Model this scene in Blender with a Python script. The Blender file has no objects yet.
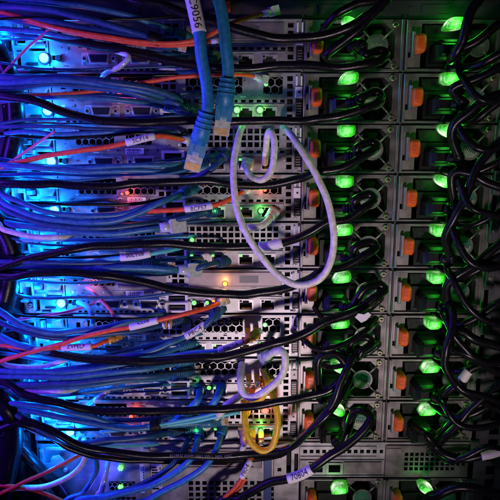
import bpy, bmesh, math, random
from mathutils import Vector, Matrix
random.seed(7)
S = 0.001                        # all shapes are written in millimetres
F, TH, D, CAMZ = 560.0, math.radians(11.5), 516.0, 1200.0
COL = bpy.context.scene.collection
ct, st = math.cos(TH), math.sin(TH)
CAM = Vector((0, -D, CAMZ))
FW, UP = Vector((0, ct, -st)), Vector((0, st, ct))

def at(px, py, h):
    """point standing h mm in front of the servers' rear plane"""
    a, b = (px - 250) / F, (250 - py) / F
    d = (D - h) / (ct + b * st)
    return CAM + d * (FW + Vector((a, 0, 0)) + b * UP)

# ------------------------------------------------------------------ materials
def mat(name, col, rough=0.5, metal=0.0, noise=0.0, nscale=300, bump=0.0, spec=0.5, coat=0.0, emit=None, estr=0.0, stretch=None):
    m = bpy.data.materials.new(name); m.use_nodes = True
    nt = m.node_tree; b = nt.nodes['Principled BSDF']
    b.inputs['Base Color'].default_value = (*col, 1)
    b.inputs['Roughness'].default_value = rough
    b.inputs['Metallic'].default_value = metal
    b.inputs['Specular IOR Level'].default_value = spec
    b.inputs['Coat Weight'].default_value = coat
    if emit:
        b.inputs['Emission Color'].default_value = (*emit, 1)
        b.inputs['Emission Strength'].default_value = estr
    if noise or bump:
        tc = nt.nodes.new('ShaderNodeTexCoord')
        n = nt.nodes.new('ShaderNodeTexNoise'); n.inputs['Scale'].default_value = nscale
        n.inputs['Detail'].default_value = 5
        if stretch:
            mp = nt.nodes.new('ShaderNodeMapping'); mp.inputs['Scale'].default_value = stretch
            nt.links.new(tc.outputs['Object'], mp.inputs['Vector']); nt.links.new(mp.outputs['Vector'], n.inputs['Vector'])
        else:
            nt.links.new(tc.outputs['Object'], n.inputs['Vector'])
        if noise:
            r = nt.nodes.new('ShaderNodeValToRGB')
            r.color_ramp.elements[0].position = 0.3; r.color_ramp.elements[1].position = 0.7
            r.color_ramp.elements[0].color = (*[c * (1 - noise) for c in col], 1)
            r.color_ramp.elements[1].color = (*[min(1, c * (1 + noise)) for c in col], 1)
            nt.links.new(n.outputs['Fac'], r.inputs['Fac']); nt.links.new(r.outputs['Color'], b.inputs['Base Color'])
            mr = nt.nodes.new('ShaderNodeMapRange')
            mr.inputs['To Min'].default_value = max(0.05, rough - 0.15); mr.inputs['To Max'].default_value = min(1, rough + 0.15)
            nt.links.new(n.outputs['Fac'], mr.inputs['Value']); nt.links.new(mr.outputs['Result'], b.inputs['Roughness'])
        if bump:
            bp = nt.nodes.new('ShaderNodeBump'); bp.inputs['Strength'].default_value = bump; bp.inputs['Distance'].default_value = 0.0005
            nt.links.new(n.outputs['Fac'], bp.inputs['Height']); nt.links.new(bp.outputs['Normal'], b.inputs['Normal'])
    return m

M = dict(
    metal=mat('zinc_steel', (.31, .295, .31), .42, .5, .42, 70, .3),
    bright=mat('bright_steel', (.46, .45, .47), .42, .5, .3, 160, .15),
    plate=mat('plain_slot_plate', (.20, .165, .175), .42, .5, .4, 70, .1),
    dark_metal=mat('dark_steel', (.10, .095, .11), .45, .4, .3, 80, .1),
    psu=mat('psu_steel', (.21, .185, .19), .4, .65, .45, 60, .25),
    black=mat('black_plastic', (.006, .006, .007), .42, 0, .3, 400, .15, .3),
    cavity=mat('dark_inside', (.006, .006, .008), .8),
    rubber=mat('black_cord_jacket', (.006, .006, .007), .3, 0, .3, 500, .12, .32),
    orange=mat('orange_latch_plastic', (.84, .105, .014), .42, 0, .15, 200, .1),
    white=mat('white_label_paper', (.80, .77, .76), .55, 0, .06, 300, .1),
    ink=mat('black_ink', (.012, .012, .015), .6),
    blue=mat('blue_ethernet_jacket', (.02, .20, .48), .42, 0, .26, 250, .1),
    slate=mat('slate_blue_jacket', (.03, .15, .27), .4, 0, .26, 250, .12),
    deep=mat('deep_blue_jacket', (.015, .065, .15), .42, 0, .26, 250, .1),
    teal=mat('aqua_fibre_jacket', (.10, .52, .62), .4, 0, .12, 250, .08),
    red=mat('orange_fibre_jacket', (.85, .10, .025), .42, 0, .26, 250, .08),
    pink=mat('pink_fibre_jacket', (.75, .14, .25), .42, 0, .12, 250, .08),
    cream=mat('off_white_jacket', (.80, .76, .66), .42, 0, .26, 250, .08),
    yellow=mat('yellow_jacket', (.88, .50, .015), .4, 0, .26, 250, .08),
    clear=mat('clear_connector', (.55, .58, .62), .15, 0, .2, 300, 0, .7, .6),
    gold=mat('amber_connector', (.85, .40, .06), .35, .15, .2, 300),
    fan=mat('fan_plastic', (.008, .008, .009), .5, spec=.25),
    silver=mat('silver_sticker', (.27, .27, .245), .45, .2, .15, 300),
    green_sticker=mat('green_sticker', (.025, .15, .12), .45, .1, .15, 300),
    brass=mat('brass_screw', (.55, .48, .34), .3, .9, .2, 300),
    navy=mat('navy_plastic', (.02, .05, .22), .45),
    dsub=mat('dsub_blue_plastic', (.008, .009, .022), .5, spec=.3),
    tab=mat('green_lit_tab', (.02, .10, .03), .3, 0, .2, 200, 0, .5),  # green of the power light falling on the tab is put into its colour
    led_green=mat('green_power_light', (.2, .6, .25), .3, emit=(.42, 1, .50), estr=1.5),
    led_lime=mat('green_lens_rim', (.05, .5, .05), .3, emit=(.05, 1, .04), estr=.38),
    led_port=mat('green_port_light', (.1, .5, .1), .3, emit=(.14, 1, .13), estr=2.2),
    led_blue=mat('blue_id_light', (.1, .3, .6), .3, emit=(.22, .72, 1), estr=2.6),
    led_red=mat('red_fault_light', (.5, .05, .05), .3, emit=(1, .05, .02), estr=4.5),
    led_amber=mat('amber_port_light', (.5, .2, .05), .3, emit=(1, .26, .02), estr=2.4),
    switch=mat('dark_switch_paint', (.035, .03, .04), .5, .3, .25, 60, .1),
    post=mat('black_rack_paint', (.03, .03, .034), .45, .2, .25, 60, .2),
)

def glow_mat(name, hot, rim, s_hot, s_rim, r0, r1):
    m = mat(name, (.1, .4, .12), .25); nt = m.node_tree; b = nt.nodes['Principled BSDF']
    tc = nt.nodes.new('ShaderNodeTexCoord'); mp = nt.nodes.new('ShaderNodeMapping'); mp.inputs['Location'].default_value = (-.5, -.5, -.5)
    nz = nt.nodes.new('ShaderNodeTexNoise'); nz.inputs['Scale'].default_value = 5; nz.inputs['Detail'].default_value = 2
    ln = nt.nodes.new('ShaderNodeVectorMath'); ln.operation = 'LENGTH'
    ad = nt.nodes.new('ShaderNodeMath'); ad.operation = 'MULTIPLY_ADD'; ad.inputs[1].default_value = .22; ad.inputs[2].default_value = -.11
    su = nt.nodes.new('ShaderNodeMath'); su.operation = 'ADD'
    cr = nt.nodes.new('ShaderNodeValToRGB'); cr.color_ramp.interpolation = 'EASE'
    cr.color_ramp.elements[0].position = r0; cr.color_ramp.elements[0].color = (*[c * s_hot for c in hot], 1)
    cr.color_ramp.elements[1].position = r1; cr.color_ramp.elements[1].color = (*[c * s_rim for c in rim], 1)
    L = nt.links.new
    L(tc.outputs['Generated'], mp.inputs['Vector']); L(mp.outputs['Vector'], ln.inputs[0]); L(tc.outputs['Generated'], nz.inputs['Vector'])
    L(nz.outputs['Fac'], ad.inputs[0]); L(ln.outputs['Value'], su.inputs[0]); L(ad.outputs['Value'], su.inputs[1]); L(su.outputs['Value'], cr.inputs['Fac'])
    L(cr.outputs['Color'], b.inputs['Emission Color']); b.inputs['Emission Strength'].default_value = 1
    return m
M['led_green'] = glow_mat('green_power_light', (.80, 1, .68), (.07, .70, .01), 1.75, .34, .26, .62)
M['led_lime'] = M['led_green']

# ------------------------------------------------------------------ mesh builder
class MB:
    def __init__(self): self.v = []; self.f = []; self.m = []; self.sm = []
    def face(self, pts, m=0, smooth=False):
        i = len(self.v); self.v += [tuple(p) for p in pts]; self.f.append(tuple(range(i, i + len(pts)))); self.m.append(m); self.sm.append(smooth)
    def box(self, x0, x1, y0, y1, z0, z1, m=0, bev=0.0):
        """front is -y; an optional bevel chamfers the front edges"""
        b = bev
        i = len(self.v)
        self.v += [(x0, y1, z0), (x1, y1, z0), (x1, y1, z1), (x0, y1, z1), (x0, y0 + b, z0), (x1, y0 + b, z0), (x1, y0 + b, z1), (x0, y0 + b, z1)]
        q = [(0, 3, 2, 1), (0, 1, 5, 4), (1, 2, 6, 5), (2, 3, 7, 6), (3, 0, 4, 7)]
        if b:
            self.v += [(x0 + b, y0, z0 + b), (x1 - b, y0, z0 + b), (x1 - b, y0, z1 - b), (x0 + b, y0, z1 - b)]
            q += [(4, 5, 9, 8), (5, 6, 10, 9), (6, 7, 11, 10), (7, 4, 8, 11), (8, 9, 10, 11)]
        else: q.append((4, 5, 6, 7))
        for a in q: self.f.append(tuple(i + k for k in a)); self.m.append(m); self.sm.append(False)
    def prism(self, pts, y0, y1, m=0, bev=0.0):
        """outline pts (x,z), counter-clockwise seen from -y, front y0"""
        n = len(pts)
        cx = sum(p[0] for p in pts) / n; cz = sum(p[1] for p in pts) / n
        def ring(y, s):
            out = []
            for x, z in pts:
                d = math.hypot(x - cx, z - cz) or 1
                out.append((x - (x - cx) / d * s, y, z - (z - cz) / d * s))
            return out
        rings = [ring(y1, 0), ring(y0 + bev, 0)] + ([ring(y0, bev)] if bev else [])
        i = len(self.v)
        for r in rings: self.v += r
        for k in range(len(rings) - 1):
            for a in range(n):
                c = (a + 1) % n
                self.f.append((i + k * n + a, i + k * n + c, i + (k + 1) * n + c, i + (k + 1) * n + a)); self.m.append(m); self.sm.append(n > 10)
        o = i + (len(rings) - 1) * n
        self.f.append(tuple(o + a for a in range(n))); self.m.append(m); self.sm.append(False)
    def cyl(self, x, z, r, y0, y1, m=0, n=20, bev=0.0):
        self.prism([(x + r * math.cos(2 * math.pi * k / n), z + r * math.sin(2 * math.pi * k / n)) for k in range(n)], y0, y1, m, bev)
    def ring(self, x, z, r0, r1, y0, y1, m=0, n=28):
        i = len(self.v)
        for k in range(n):
            c, s = math.cos(2 * math.pi * k / n), math.sin(2 * math.pi * k / n)
            self.v += [(x + r0 * c, y0, z + r0 * s), (x + r1 * c, y0, z + r1 * s), (x + r0 * c, y1, z + r0 * s), (x + r1 * c, y1, z + r1 * s)]
        for k in range(n):
            a, b = i + 4 * k, i + 4 * ((k + 1) % n)
            for q in ((a, a + 1, b + 1, b), (a + 1, a + 3, b + 3, b + 1), (a + 2, a, b, b + 2)):
                self.f.append(q); self.m.append(m); self.sm.append(False)
    def plate(self, x0, x1, z0, z1, holes, y=0.0, depth=1.2, m=0):
        xs = sorted({x0, x1, *[min(max(v, x0), x1) for h in holes for v in h[:2]]})
        zs = sorted({z0, z1, *[min(max(v, z0), z1) for h in holes for v in h[2:]]})
        def op(cx, cz): return any(h[0] < cx < h[1] and h[2] < cz < h[3] for h in holes)
        nx, nz = len(xs) - 1, len(zs) - 1
        g = [[op((xs[i] + xs[i + 1]) / 2, (zs[j] + zs[j + 1]) / 2) for j in range(nz)] for i in range(nx)]
        b = y + depth
        for i in range(nx):
            for j in range(nz):
                a0, a1, c0, c1 = xs[i], xs[i + 1], zs[j], zs[j + 1]
                if not g[i][j]:
                    self.face([(a0, y, c0), (a1, y, c0), (a1, y, c1), (a0, y, c1)], m)
                    continue
                if i == 0 or not g[i - 1][j]: self.face([(a0, y, c0), (a0, y, c1), (a0, b, c1), (a0, b, c0)], m)
                if i == nx - 1 or not g[i + 1][j]: self.face([(a1, y, c0), (a1, b, c0), (a1, b, c1), (a1, y, c1)], m)
                if j == 0 or not g[i][j - 1]: self.face([(a0, y, c0), (a0, b, c0), (a1, b, c0), (a1, y, c0)], m)
                if j == nz - 1 or not g[i][j + 1]: self.face([(a0, y, c1), (a1, y, c1), (a1, b, c1), (a0, b, c1)], m)
    def hexes(self, x0, x1, z0, z1, p, y, depth=1.0, hole=.43, m=0):
        R = p / math.sqrt(3); r = p * hole * 2 / math.sqrt(3)
        j = 0; z = z0 + R
        while z <= z1 - R * .6:
            x = x0 + p / 2 + (p / 2 if j % 2 else 0)
            while x <= x1 - p * .35:
                o = [(x + R * math.sin(math.pi / 3 * k), z - R * math.cos(math.pi / 3 * k)) for k in range(6)]
                q = [(x + r * math.sin(math.pi / 3 * k), z - r * math.cos(math.pi / 3 * k)) for k in range(6)]
                for k in range(6):
                    l = (k + 1) % 6
                    self.face([(*o[k][:1], y, o[k][1]), (o[l][0], y, o[l][1]), (q[l][0], y, q[l][1]), (q[k][0], y, q[k][1])], m)
                    self.face([(q[k][0], y, q[k][1]), (q[l][0], y, q[l][1]), (q[l][0], y + depth, q[l][1]), (q[k][0], y + depth, q[k][1])], m)
                x += p
            z += R * 1.5; j += 1
    def tube(self, pts, r, m=0, n=10, cap=True, rfun=None):
        """sweep a circle along points"""
        P = [Vector(p) for p in pts]; L = len(P)
        T = [(P[min(i + 1, L - 1)] - P[max(i - 1, 0)]).normalized() for i in range(L)]
        N = T[0].cross(Vector((0, 0, 1)))
        if N.length < .1: N = T[0].cross(Vector((0, 1, 0)))
        N.normalize(); i0 = len(self.v)
        for i in range(L):
            N = (N - T[i] * N.dot(T[i])).normalized(); B = T[i].cross(N)
            rr = rfun(i / (L - 1)) if rfun else r
            for k in range(n):
                a = 2 * math.pi * k / n
                self.v.append(tuple(P[i] + N * (rr * math.cos(a)) + B * (rr * math.sin(a))))
        for i in range(L - 1):
            for k in range(n):
                l = (k + 1) % n
                self.f.append((i0 + i * n + k, i0 + i * n + l, i0 + (i + 1) * n + l, i0 + (i + 1) * n + k)); self.m.append(m); self.sm.append(True)
        if cap:
            self.f.append(tuple(i0 + k for k in range(n))[::-1]); self.m.append(m); self.sm.append(False)
            self.f.append(tuple(i0 + (L - 1) * n + k for k in range(n))); self.m.append(m); self.sm.append(False)
    def obox(self, c, ax, ay, az, hx, hy, hz, m=0, bev=0.0):
        """oriented box: centre, three unit axes, half sizes"""
        c = Vector(c)
        def ring(t, s): return [c + az * t + ax * (hx * s * a) + ay * (hy * s * b) for a, b in ((-1, -1), (1, -1), (1, 1), (-1, 1))]
        rs = [ring(-hz, 1 - bev), ring(-hz * (1 - bev), 1), ring(hz * (1 - bev), 1), ring(hz, 1 - bev)] if bev else [ring(-hz, 1), ring(hz, 1)]
        i = len(self.v)
        for r_ in rs: self.v += [tuple(p) for p in r_]
        for k in range(len(rs) - 1):
            for a in range(4):
                b = (a + 1) % 4
                self.f.append((i + 4 * k + a, i + 4 * k + b, i + 4 * k + 4 + b, i + 4 * k + 4 + a)); self.m.append(m); self.sm.append(False)
        self.f.append((i + 3, i + 2, i + 1, i)); self.m.append(m); self.sm.append(False)
        o = i + 4 * (len(rs) - 1); self.f.append((o, o + 1, o + 2, o + 3)); self.m.append(m); self.sm.append(False)
    def build(self, name, mats, parent=None, off=(0, 0, 0)):
        """link the collected shapes as ONE mesh object; off (mm) is subtracted so the origin sits there"""
        me = bpy.data.meshes.new(name)
        me.from_pydata([((x - off[0]) * S, (y - off[1]) * S, (z - off[2]) * S) for x, y, z in self.v], [], self.f)
        for mm in (mats if isinstance(mats, (list, tuple)) else [mats]): me.materials.append(mm)
        me.polygons.foreach_set('material_index', self.m); me.polygons.foreach_set('use_smooth', self.sm)
        me.update()
        o = bpy.data.objects.new(name, me); COL.objects.link(o)
        o.location = [k * S for k in off]
        if parent: o.parent = parent
        return o

def tag(o, label, cat, group=None, kind=None):
    if label: o['label'] = label
    if cat: o['category'] = cat
    if group: o['group'] = group
    if kind: o['kind'] = kind
    return o
def empty(name, loc):
    o = bpy.data.objects.new(name, None); o.empty_display_size = .02; COL.objects.link(o)
    o.location = [k * S for k in loc]; return o
def copy_tree(o, parent=None):
    c = o.copy(); COL.objects.link(c)
    if parent: c.parent = parent
    for ch in list(o.children): copy_tree(ch, c)
    return c
def text_mesh(body, size, mm=None):
    cu = bpy.data.curves.new('txt', 'FONT'); cu.body = body; cu.size = size; cu.align_x = 'CENTER'; cu.align_y = 'CENTER'; cu.resolution_u = 2
    t = bpy.data.objects.new('txt', cu); COL.objects.link(t)
    dg = bpy.context.evaluated_depsgraph_get(); dg.update()
    me = bpy.data.meshes.new_from_object(t.evaluated_get(dg))
    bm = bmesh.new(); bm.from_mesh(me)
    for ax in (0, 1):
        lo, hi = min(v.co[ax] for v in bm.verts), max(v.co[ax] for v in bm.verts)
        step = size * .16
        for k in range(1, int((hi - lo) / step) + 1):
            co = [0, 0, 0]; no = [0, 0, 0]; co[ax] = lo + k * step; no[ax] = 1
            bmesh.ops.bisect_plane(bm, geom=bm.verts[:] + bm.edges[:] + bm.faces[:], plane_co=co, plane_no=no)
    bm.to_mesh(me); bm.free()
    vs = [tuple(v.co) for v in me.vertices]; fs = [tuple(p.vertices) for p in me.polygons]
    bpy.data.objects.remove(t); bpy.data.meshes.remove(me); bpy.data.curves.remove(cu)
    return vs, fs
def lamp(name, loc, power, col, rad):
    l = bpy.data.lights.new(name, 'POINT'); l.energy = power; l.color = col; l.shadow_soft_size = rad * S
    o = bpy.data.objects.new(name, l); COL.objects.link(o); o.location = [k * S for k in loc]; return o

PITCH, TOP = 44.6, CAMZ + 100.0
def row_z(i): return TOP - PITCH * i          # bottom of row i (1 = topmost)

# ------------------------------------------------------------------ servers
def rj_port(par, x, z, w=14.5, h=11.5, led='led_port', on=True):
    b = MB()
    b.plate(x - w / 2, x + w / 2, z - h / 2, z + h / 2, [(x - w / 2 + 1.3, x + w / 2 - 1.3, z - h / 2 + 1.2, z + h / 2 - 3.2), (x - 3, x + 3, z + h / 2 - 3.3, z + h / 2 - 1.2)], -.9, 9, 0)
    b.box(x - w / 2, x + w / 2, 6, 7, z - h / 2, z + h / 2, 1)
    for s in (-1, 1): b.box(x + s * w / 2 - .01 if s < 0 else x + w / 2 - .4, x - w / 2 + .4 if s < 0 else x + w / 2 + .01, -.85, 2, z - h / 2, z + h / 2, 0)
    for k in range(8): b.box(x - 4 + k * 1.1, x - 3.6 + k * 1.1, .5, 5, z - h / 2 + 1.6, z - h / 2 + 2.4, 2)
    o = b.build('network_port', [M['bright'], M['cavity'], M['gold']], par)
    l = MB(); l.box(x - w / 2 + 1.2, x - w / 2 + 3.6, -1.5, 0, z + h / 2 - 2.7, z + h / 2 - 1, 0, .3)
    l.build('link_light', [M[led] if on else M['cavity']], o)
    return o
def dsub(par, name, x, z, m):
    b = MB()
    w, h = 9.6, 4.4
    b.prism([(x - 15, z - 5.4), (x + 15, z - 5.4), (x + 15.6, z - 4.8), (x + 15.6, z + 4.8), (x + 15, z + 5.4), (x - 15, z + 5.4), (x - 15.6, z + 4.8), (x - 15.6, z - 4.8)], -.8, .2, 0, .3)
    b.prism([(x - w + 1.8, z - h), (x + w - 1.8, z - h), (x + w, z + h - 1), (x + w - 1, z + h), (x - w + 1, z + h), (x - w, z + h - 1)], -5, 0, 0, .4)
    b.prism([(x - w + 3.1, z - h + 1.3), (x + w - 3.1, z - h + 1.3), (x + w - 1.6, z + h - 1.9), (x + w - 2.2, z + h - 1.3), (x - w + 2.2, z + h - 1.3), (x - w + 1.6, z + h - 1.9)], -5.2, -4, 1)
    for r_, n in ((1.6, 5), (-1.6, 4)):
        for k in range(n): b.cyl(x + (k - (n - 1) / 2) * 2.6, z + r_ * .8, .5, -5.5, -5, 2, 8)
    for s in (-1, 1):
        b.cyl(x + s * 12.6, z, 2.7, -4.2, 0, 0, 6, .4); b.cyl(x + s * 12.6, z, 1.4, -4.3, -4, 2, 12)
    return b.build(name, [M['bright'], m, M['cavity']], par)

def make_psu(par, x0, variant):
    """power supply: x0 is its left edge, z 0..44"""
    b = MB()
    # frame with two bays: inlet bay and octagonal fan bay (plate + corner gussets)
    b.plate(x0, x0 + 87, .8, 43.6, [(x0 + 14, x0 + 48, 3.5, 40.5), (x0 + 48.01, x0 + 79.5, 3.5, 40.5), (x0 + 3, x0 + 6.5, 12, 17)], 0, 14, 0)
    fx, fz = x0 + 63.5, 22
    for sx in (-1, 1):
        for sz in (-1, 1):
            ox, oz = fx + sx * 16, fz + sz * 18.4
            pts = [(ox, oz), (ox - sx * 8.5, oz), (ox, oz - sz * 8.5)]
            if sx * sz < 0: pts = pts[::-1]
            b.prism(pts, -.3, 3, 0)
    b.box(x0 + 84.2, x0 + 87, -3, 0, 1, 43.4, 0, .4)            # folded flange on the right edge
    b.box(x0 + 80.4, x0 + 81.2, -1.2, 0, 1, 43.4, 0)
    b.box(x0 + .2, x0 + 2.2, -3.5, 0, 1.4, 43, 0, .4)
    b.box(x0 + 2.2, x0 + 46, -1.5, 0, 41.4, 43.2, 0, .3)
    b.box(x0 + 2.2, x0 + 84, -2.2, 0, .9, 2.6, 0, .3)
    b.box(x0, x0 + 87, 16, 17, .5, 44, 1)
    p = b.build('power_supply', [M['psu'], M['cavity']], par)
    # sub-parts
    l = MB()
    pts = []
    for k in range(20):
        a = 2 * math.pi * k / 20
        ca, sa = math.cos(a), math.sin(a)
        pts.append((x0 + 11.3 + 4.9 * math.copysign(abs(ca) ** .55, ca), 23 + 8.0 * math.copysign(abs(sa) ** .6, sa)))
    l.prism(pts, -12, 1, 0, 2.6)
    for k in range(2): l.box(x0 + 9, x0 + 13.6, -12.3, -11.6, 20.6 + k * 4, 21.4 + k * 4, 0, .2)
    l.box(x0 + 4.6, x0 + 7.2, -7, 1, 12, 33, 1, .5)
    l.build('release_latch', [M['orange'], M['psu']], p)
    k_ = MB()
    k_.box(x0 + 19, x0 + 46, -1.5, 12, 4.5, 27, 0, .8)
    k_.plate(x0 + 18, x0 + 47, 4, 28, [(x0 + 20.5, x0 + 44.5, 7, 25)], -2.5, 2, 0)
    k_.box(x0 + 16, x0 + 47.5, 1, 12, 28.5, 39.5, 0, .5)
    k_.build('power_inlet', [M['black']], p)
    # status light: moulded clear lens, green rim and white-hot heart
    g = MB()
    if variant == 0: o = [(-8, -6), (6.5, -5), (9.5, -2.5), (9.5, 5), (7.5, 6.2), (-3, 6.2), (-6, 3), (-9, -3)]
    elif variant == 1: o = [(-7.5, -6.5), (8, -6), (8.6, 4.4), (7, 6), (-6.4, 6), (-8, 4.6)]
    else: o = [(-4, -3), (4, -7.5), (8.5, -4), (8, 2), (0, 6.8), (-6, 7), (-8, 2)]
    for _ in range(1):                                        # corner cutting rounds the moulding off
        o = [q for a, b_ in zip(o, o[1:] + o[:1]) for q in ((a[0] * .75 + b_[0] * .25, a[1] * .75 + b_[1] * .25), (a[0] * .25 + b_[0] * .75, a[1] * .25 + b_[1] * .75))]
    g.prism([(x0 + 38 + x * .92, 38.2 + z * .86) for x, z in o], -13, -2, 1, 1.0)
    g.prism([(x0 + 38.5 + x * .76, 38.4 + z * .70) for x, z in o], -14.6, -12, 0, 1.6)
    g.build('status_light', [M['led_green'], M['led_lime']], p)
    t = MB()
    t.prism([(x0 + 34, 3), (x0 + 48, 3), (x0 + 53, 12), (x0 + 46, 15), (x0 + 38, 11)], -4, -3, 0, .2)
    t.build('pull_tab', [M['tab']], p)
    f = MB()
    for k in range(7):
        a = 2 * math.pi * k / 7
        def pp(r, da, y): return (fx + r * math.cos(a + da), y, fz + r * math.sin(a + da))
        f.face([pp(7, 0, 9), pp(16, .25, 9), pp(16, .95, 13), pp(7, .8, 13)], 0, True)
    f.cyl(fx, fz, 8, 6, 13, 0, 24, .6)
    f.build('fan', [M['fan']], p)
    w = MB()
    for a in (45, 135, 225, 315):
        c, s_ = math.cos(math.radians(a)), math.sin(math.radians(a))
        w.tube([(fx + 7 * c, -1.0, fz + 7 * s_), (fx + 15 * c, -1.0, fz + 15 * s_), (fx + 21 * c, -.6, fz + 21 * s_)], .95, 0, 8)
    w.ring(fx, fz, 8.3, 9.8, -1.8, 0, 0)
    w.cyl(fx, fz, 8.4, -1.4, .5, 0, 28)
    w.build('fan_guard', [M['psu']], p)
    for sz in (4.8, 39.4):
        q = MB(); q.cyl(x0 + 79.2, sz, 2.9, -2.4, .5, 0, 18, .7); q.box(x0 + 77.4, x0 + 81, -2.55, -2.3, sz - .35, sz + .35, 1); q.cyl(x0 + 79.2, sz, .9, -2.7, -2.3, 1, 10)
        q.build('screw', [M['brass'], M['cavity']], p)
    return p, fx, fz
def sticker(psu, fx, fz, style):
    s = MB(); n = 26; y = -1.75; rot = random.uniform(-.5, .5) if style == 'two' else 0
    if style == 'two':
        up = [(fx + 8 * math.cos(math.pi * k / n), fz + 8 * math.sin(math.pi * k / n)) for k in range(n + 1)]
        dn = [(fx + 8 * math.cos(math.pi + math.pi * k / n), fz + 8 * math.sin(math.pi + math.pi * k / n)) for k in range(n + 1)]
        s.prism(up, y, -1.5, 0); s.prism(dn, y, -1.5, 1)
        for k in range(7): s.box(fx - 6.3 + k * 1.8, fx - 5.3 + k * 1.8, y - .1, y, fz - 2, fz + .9 + (k % 3) * .5, 2)
        for k in range(4): s.box(fx - 4 + k * 2, fx - 2.7 + k * 2, y - .1, y, fz + 3.6, fz + 4.8, 2)
    else:
        s.cyl(fx, fz, 8, y, -1.5, 0 if style == 'LPP' else 3, 30)
        vs, fs = text_mesh('LPP' if style == 'LPP' else '415W', 4.2)
        for f_ in fs: s.face([(fx + vs[i][0], y - .12, fz + vs[i][1]) for i in f_], 1)
    s.v = [(fx + (x - fx) * math.cos(rot) - (z - fz) * math.sin(rot), y_, fz + (x - fx) * math.sin(rot) + (z - fz) * math.cos(rot)) for x, y_, z in s.v]
    s.build('round_sticker', [M['green_sticker'], M['silver'], M['ink'], M['dark_metal']], psu)

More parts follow.
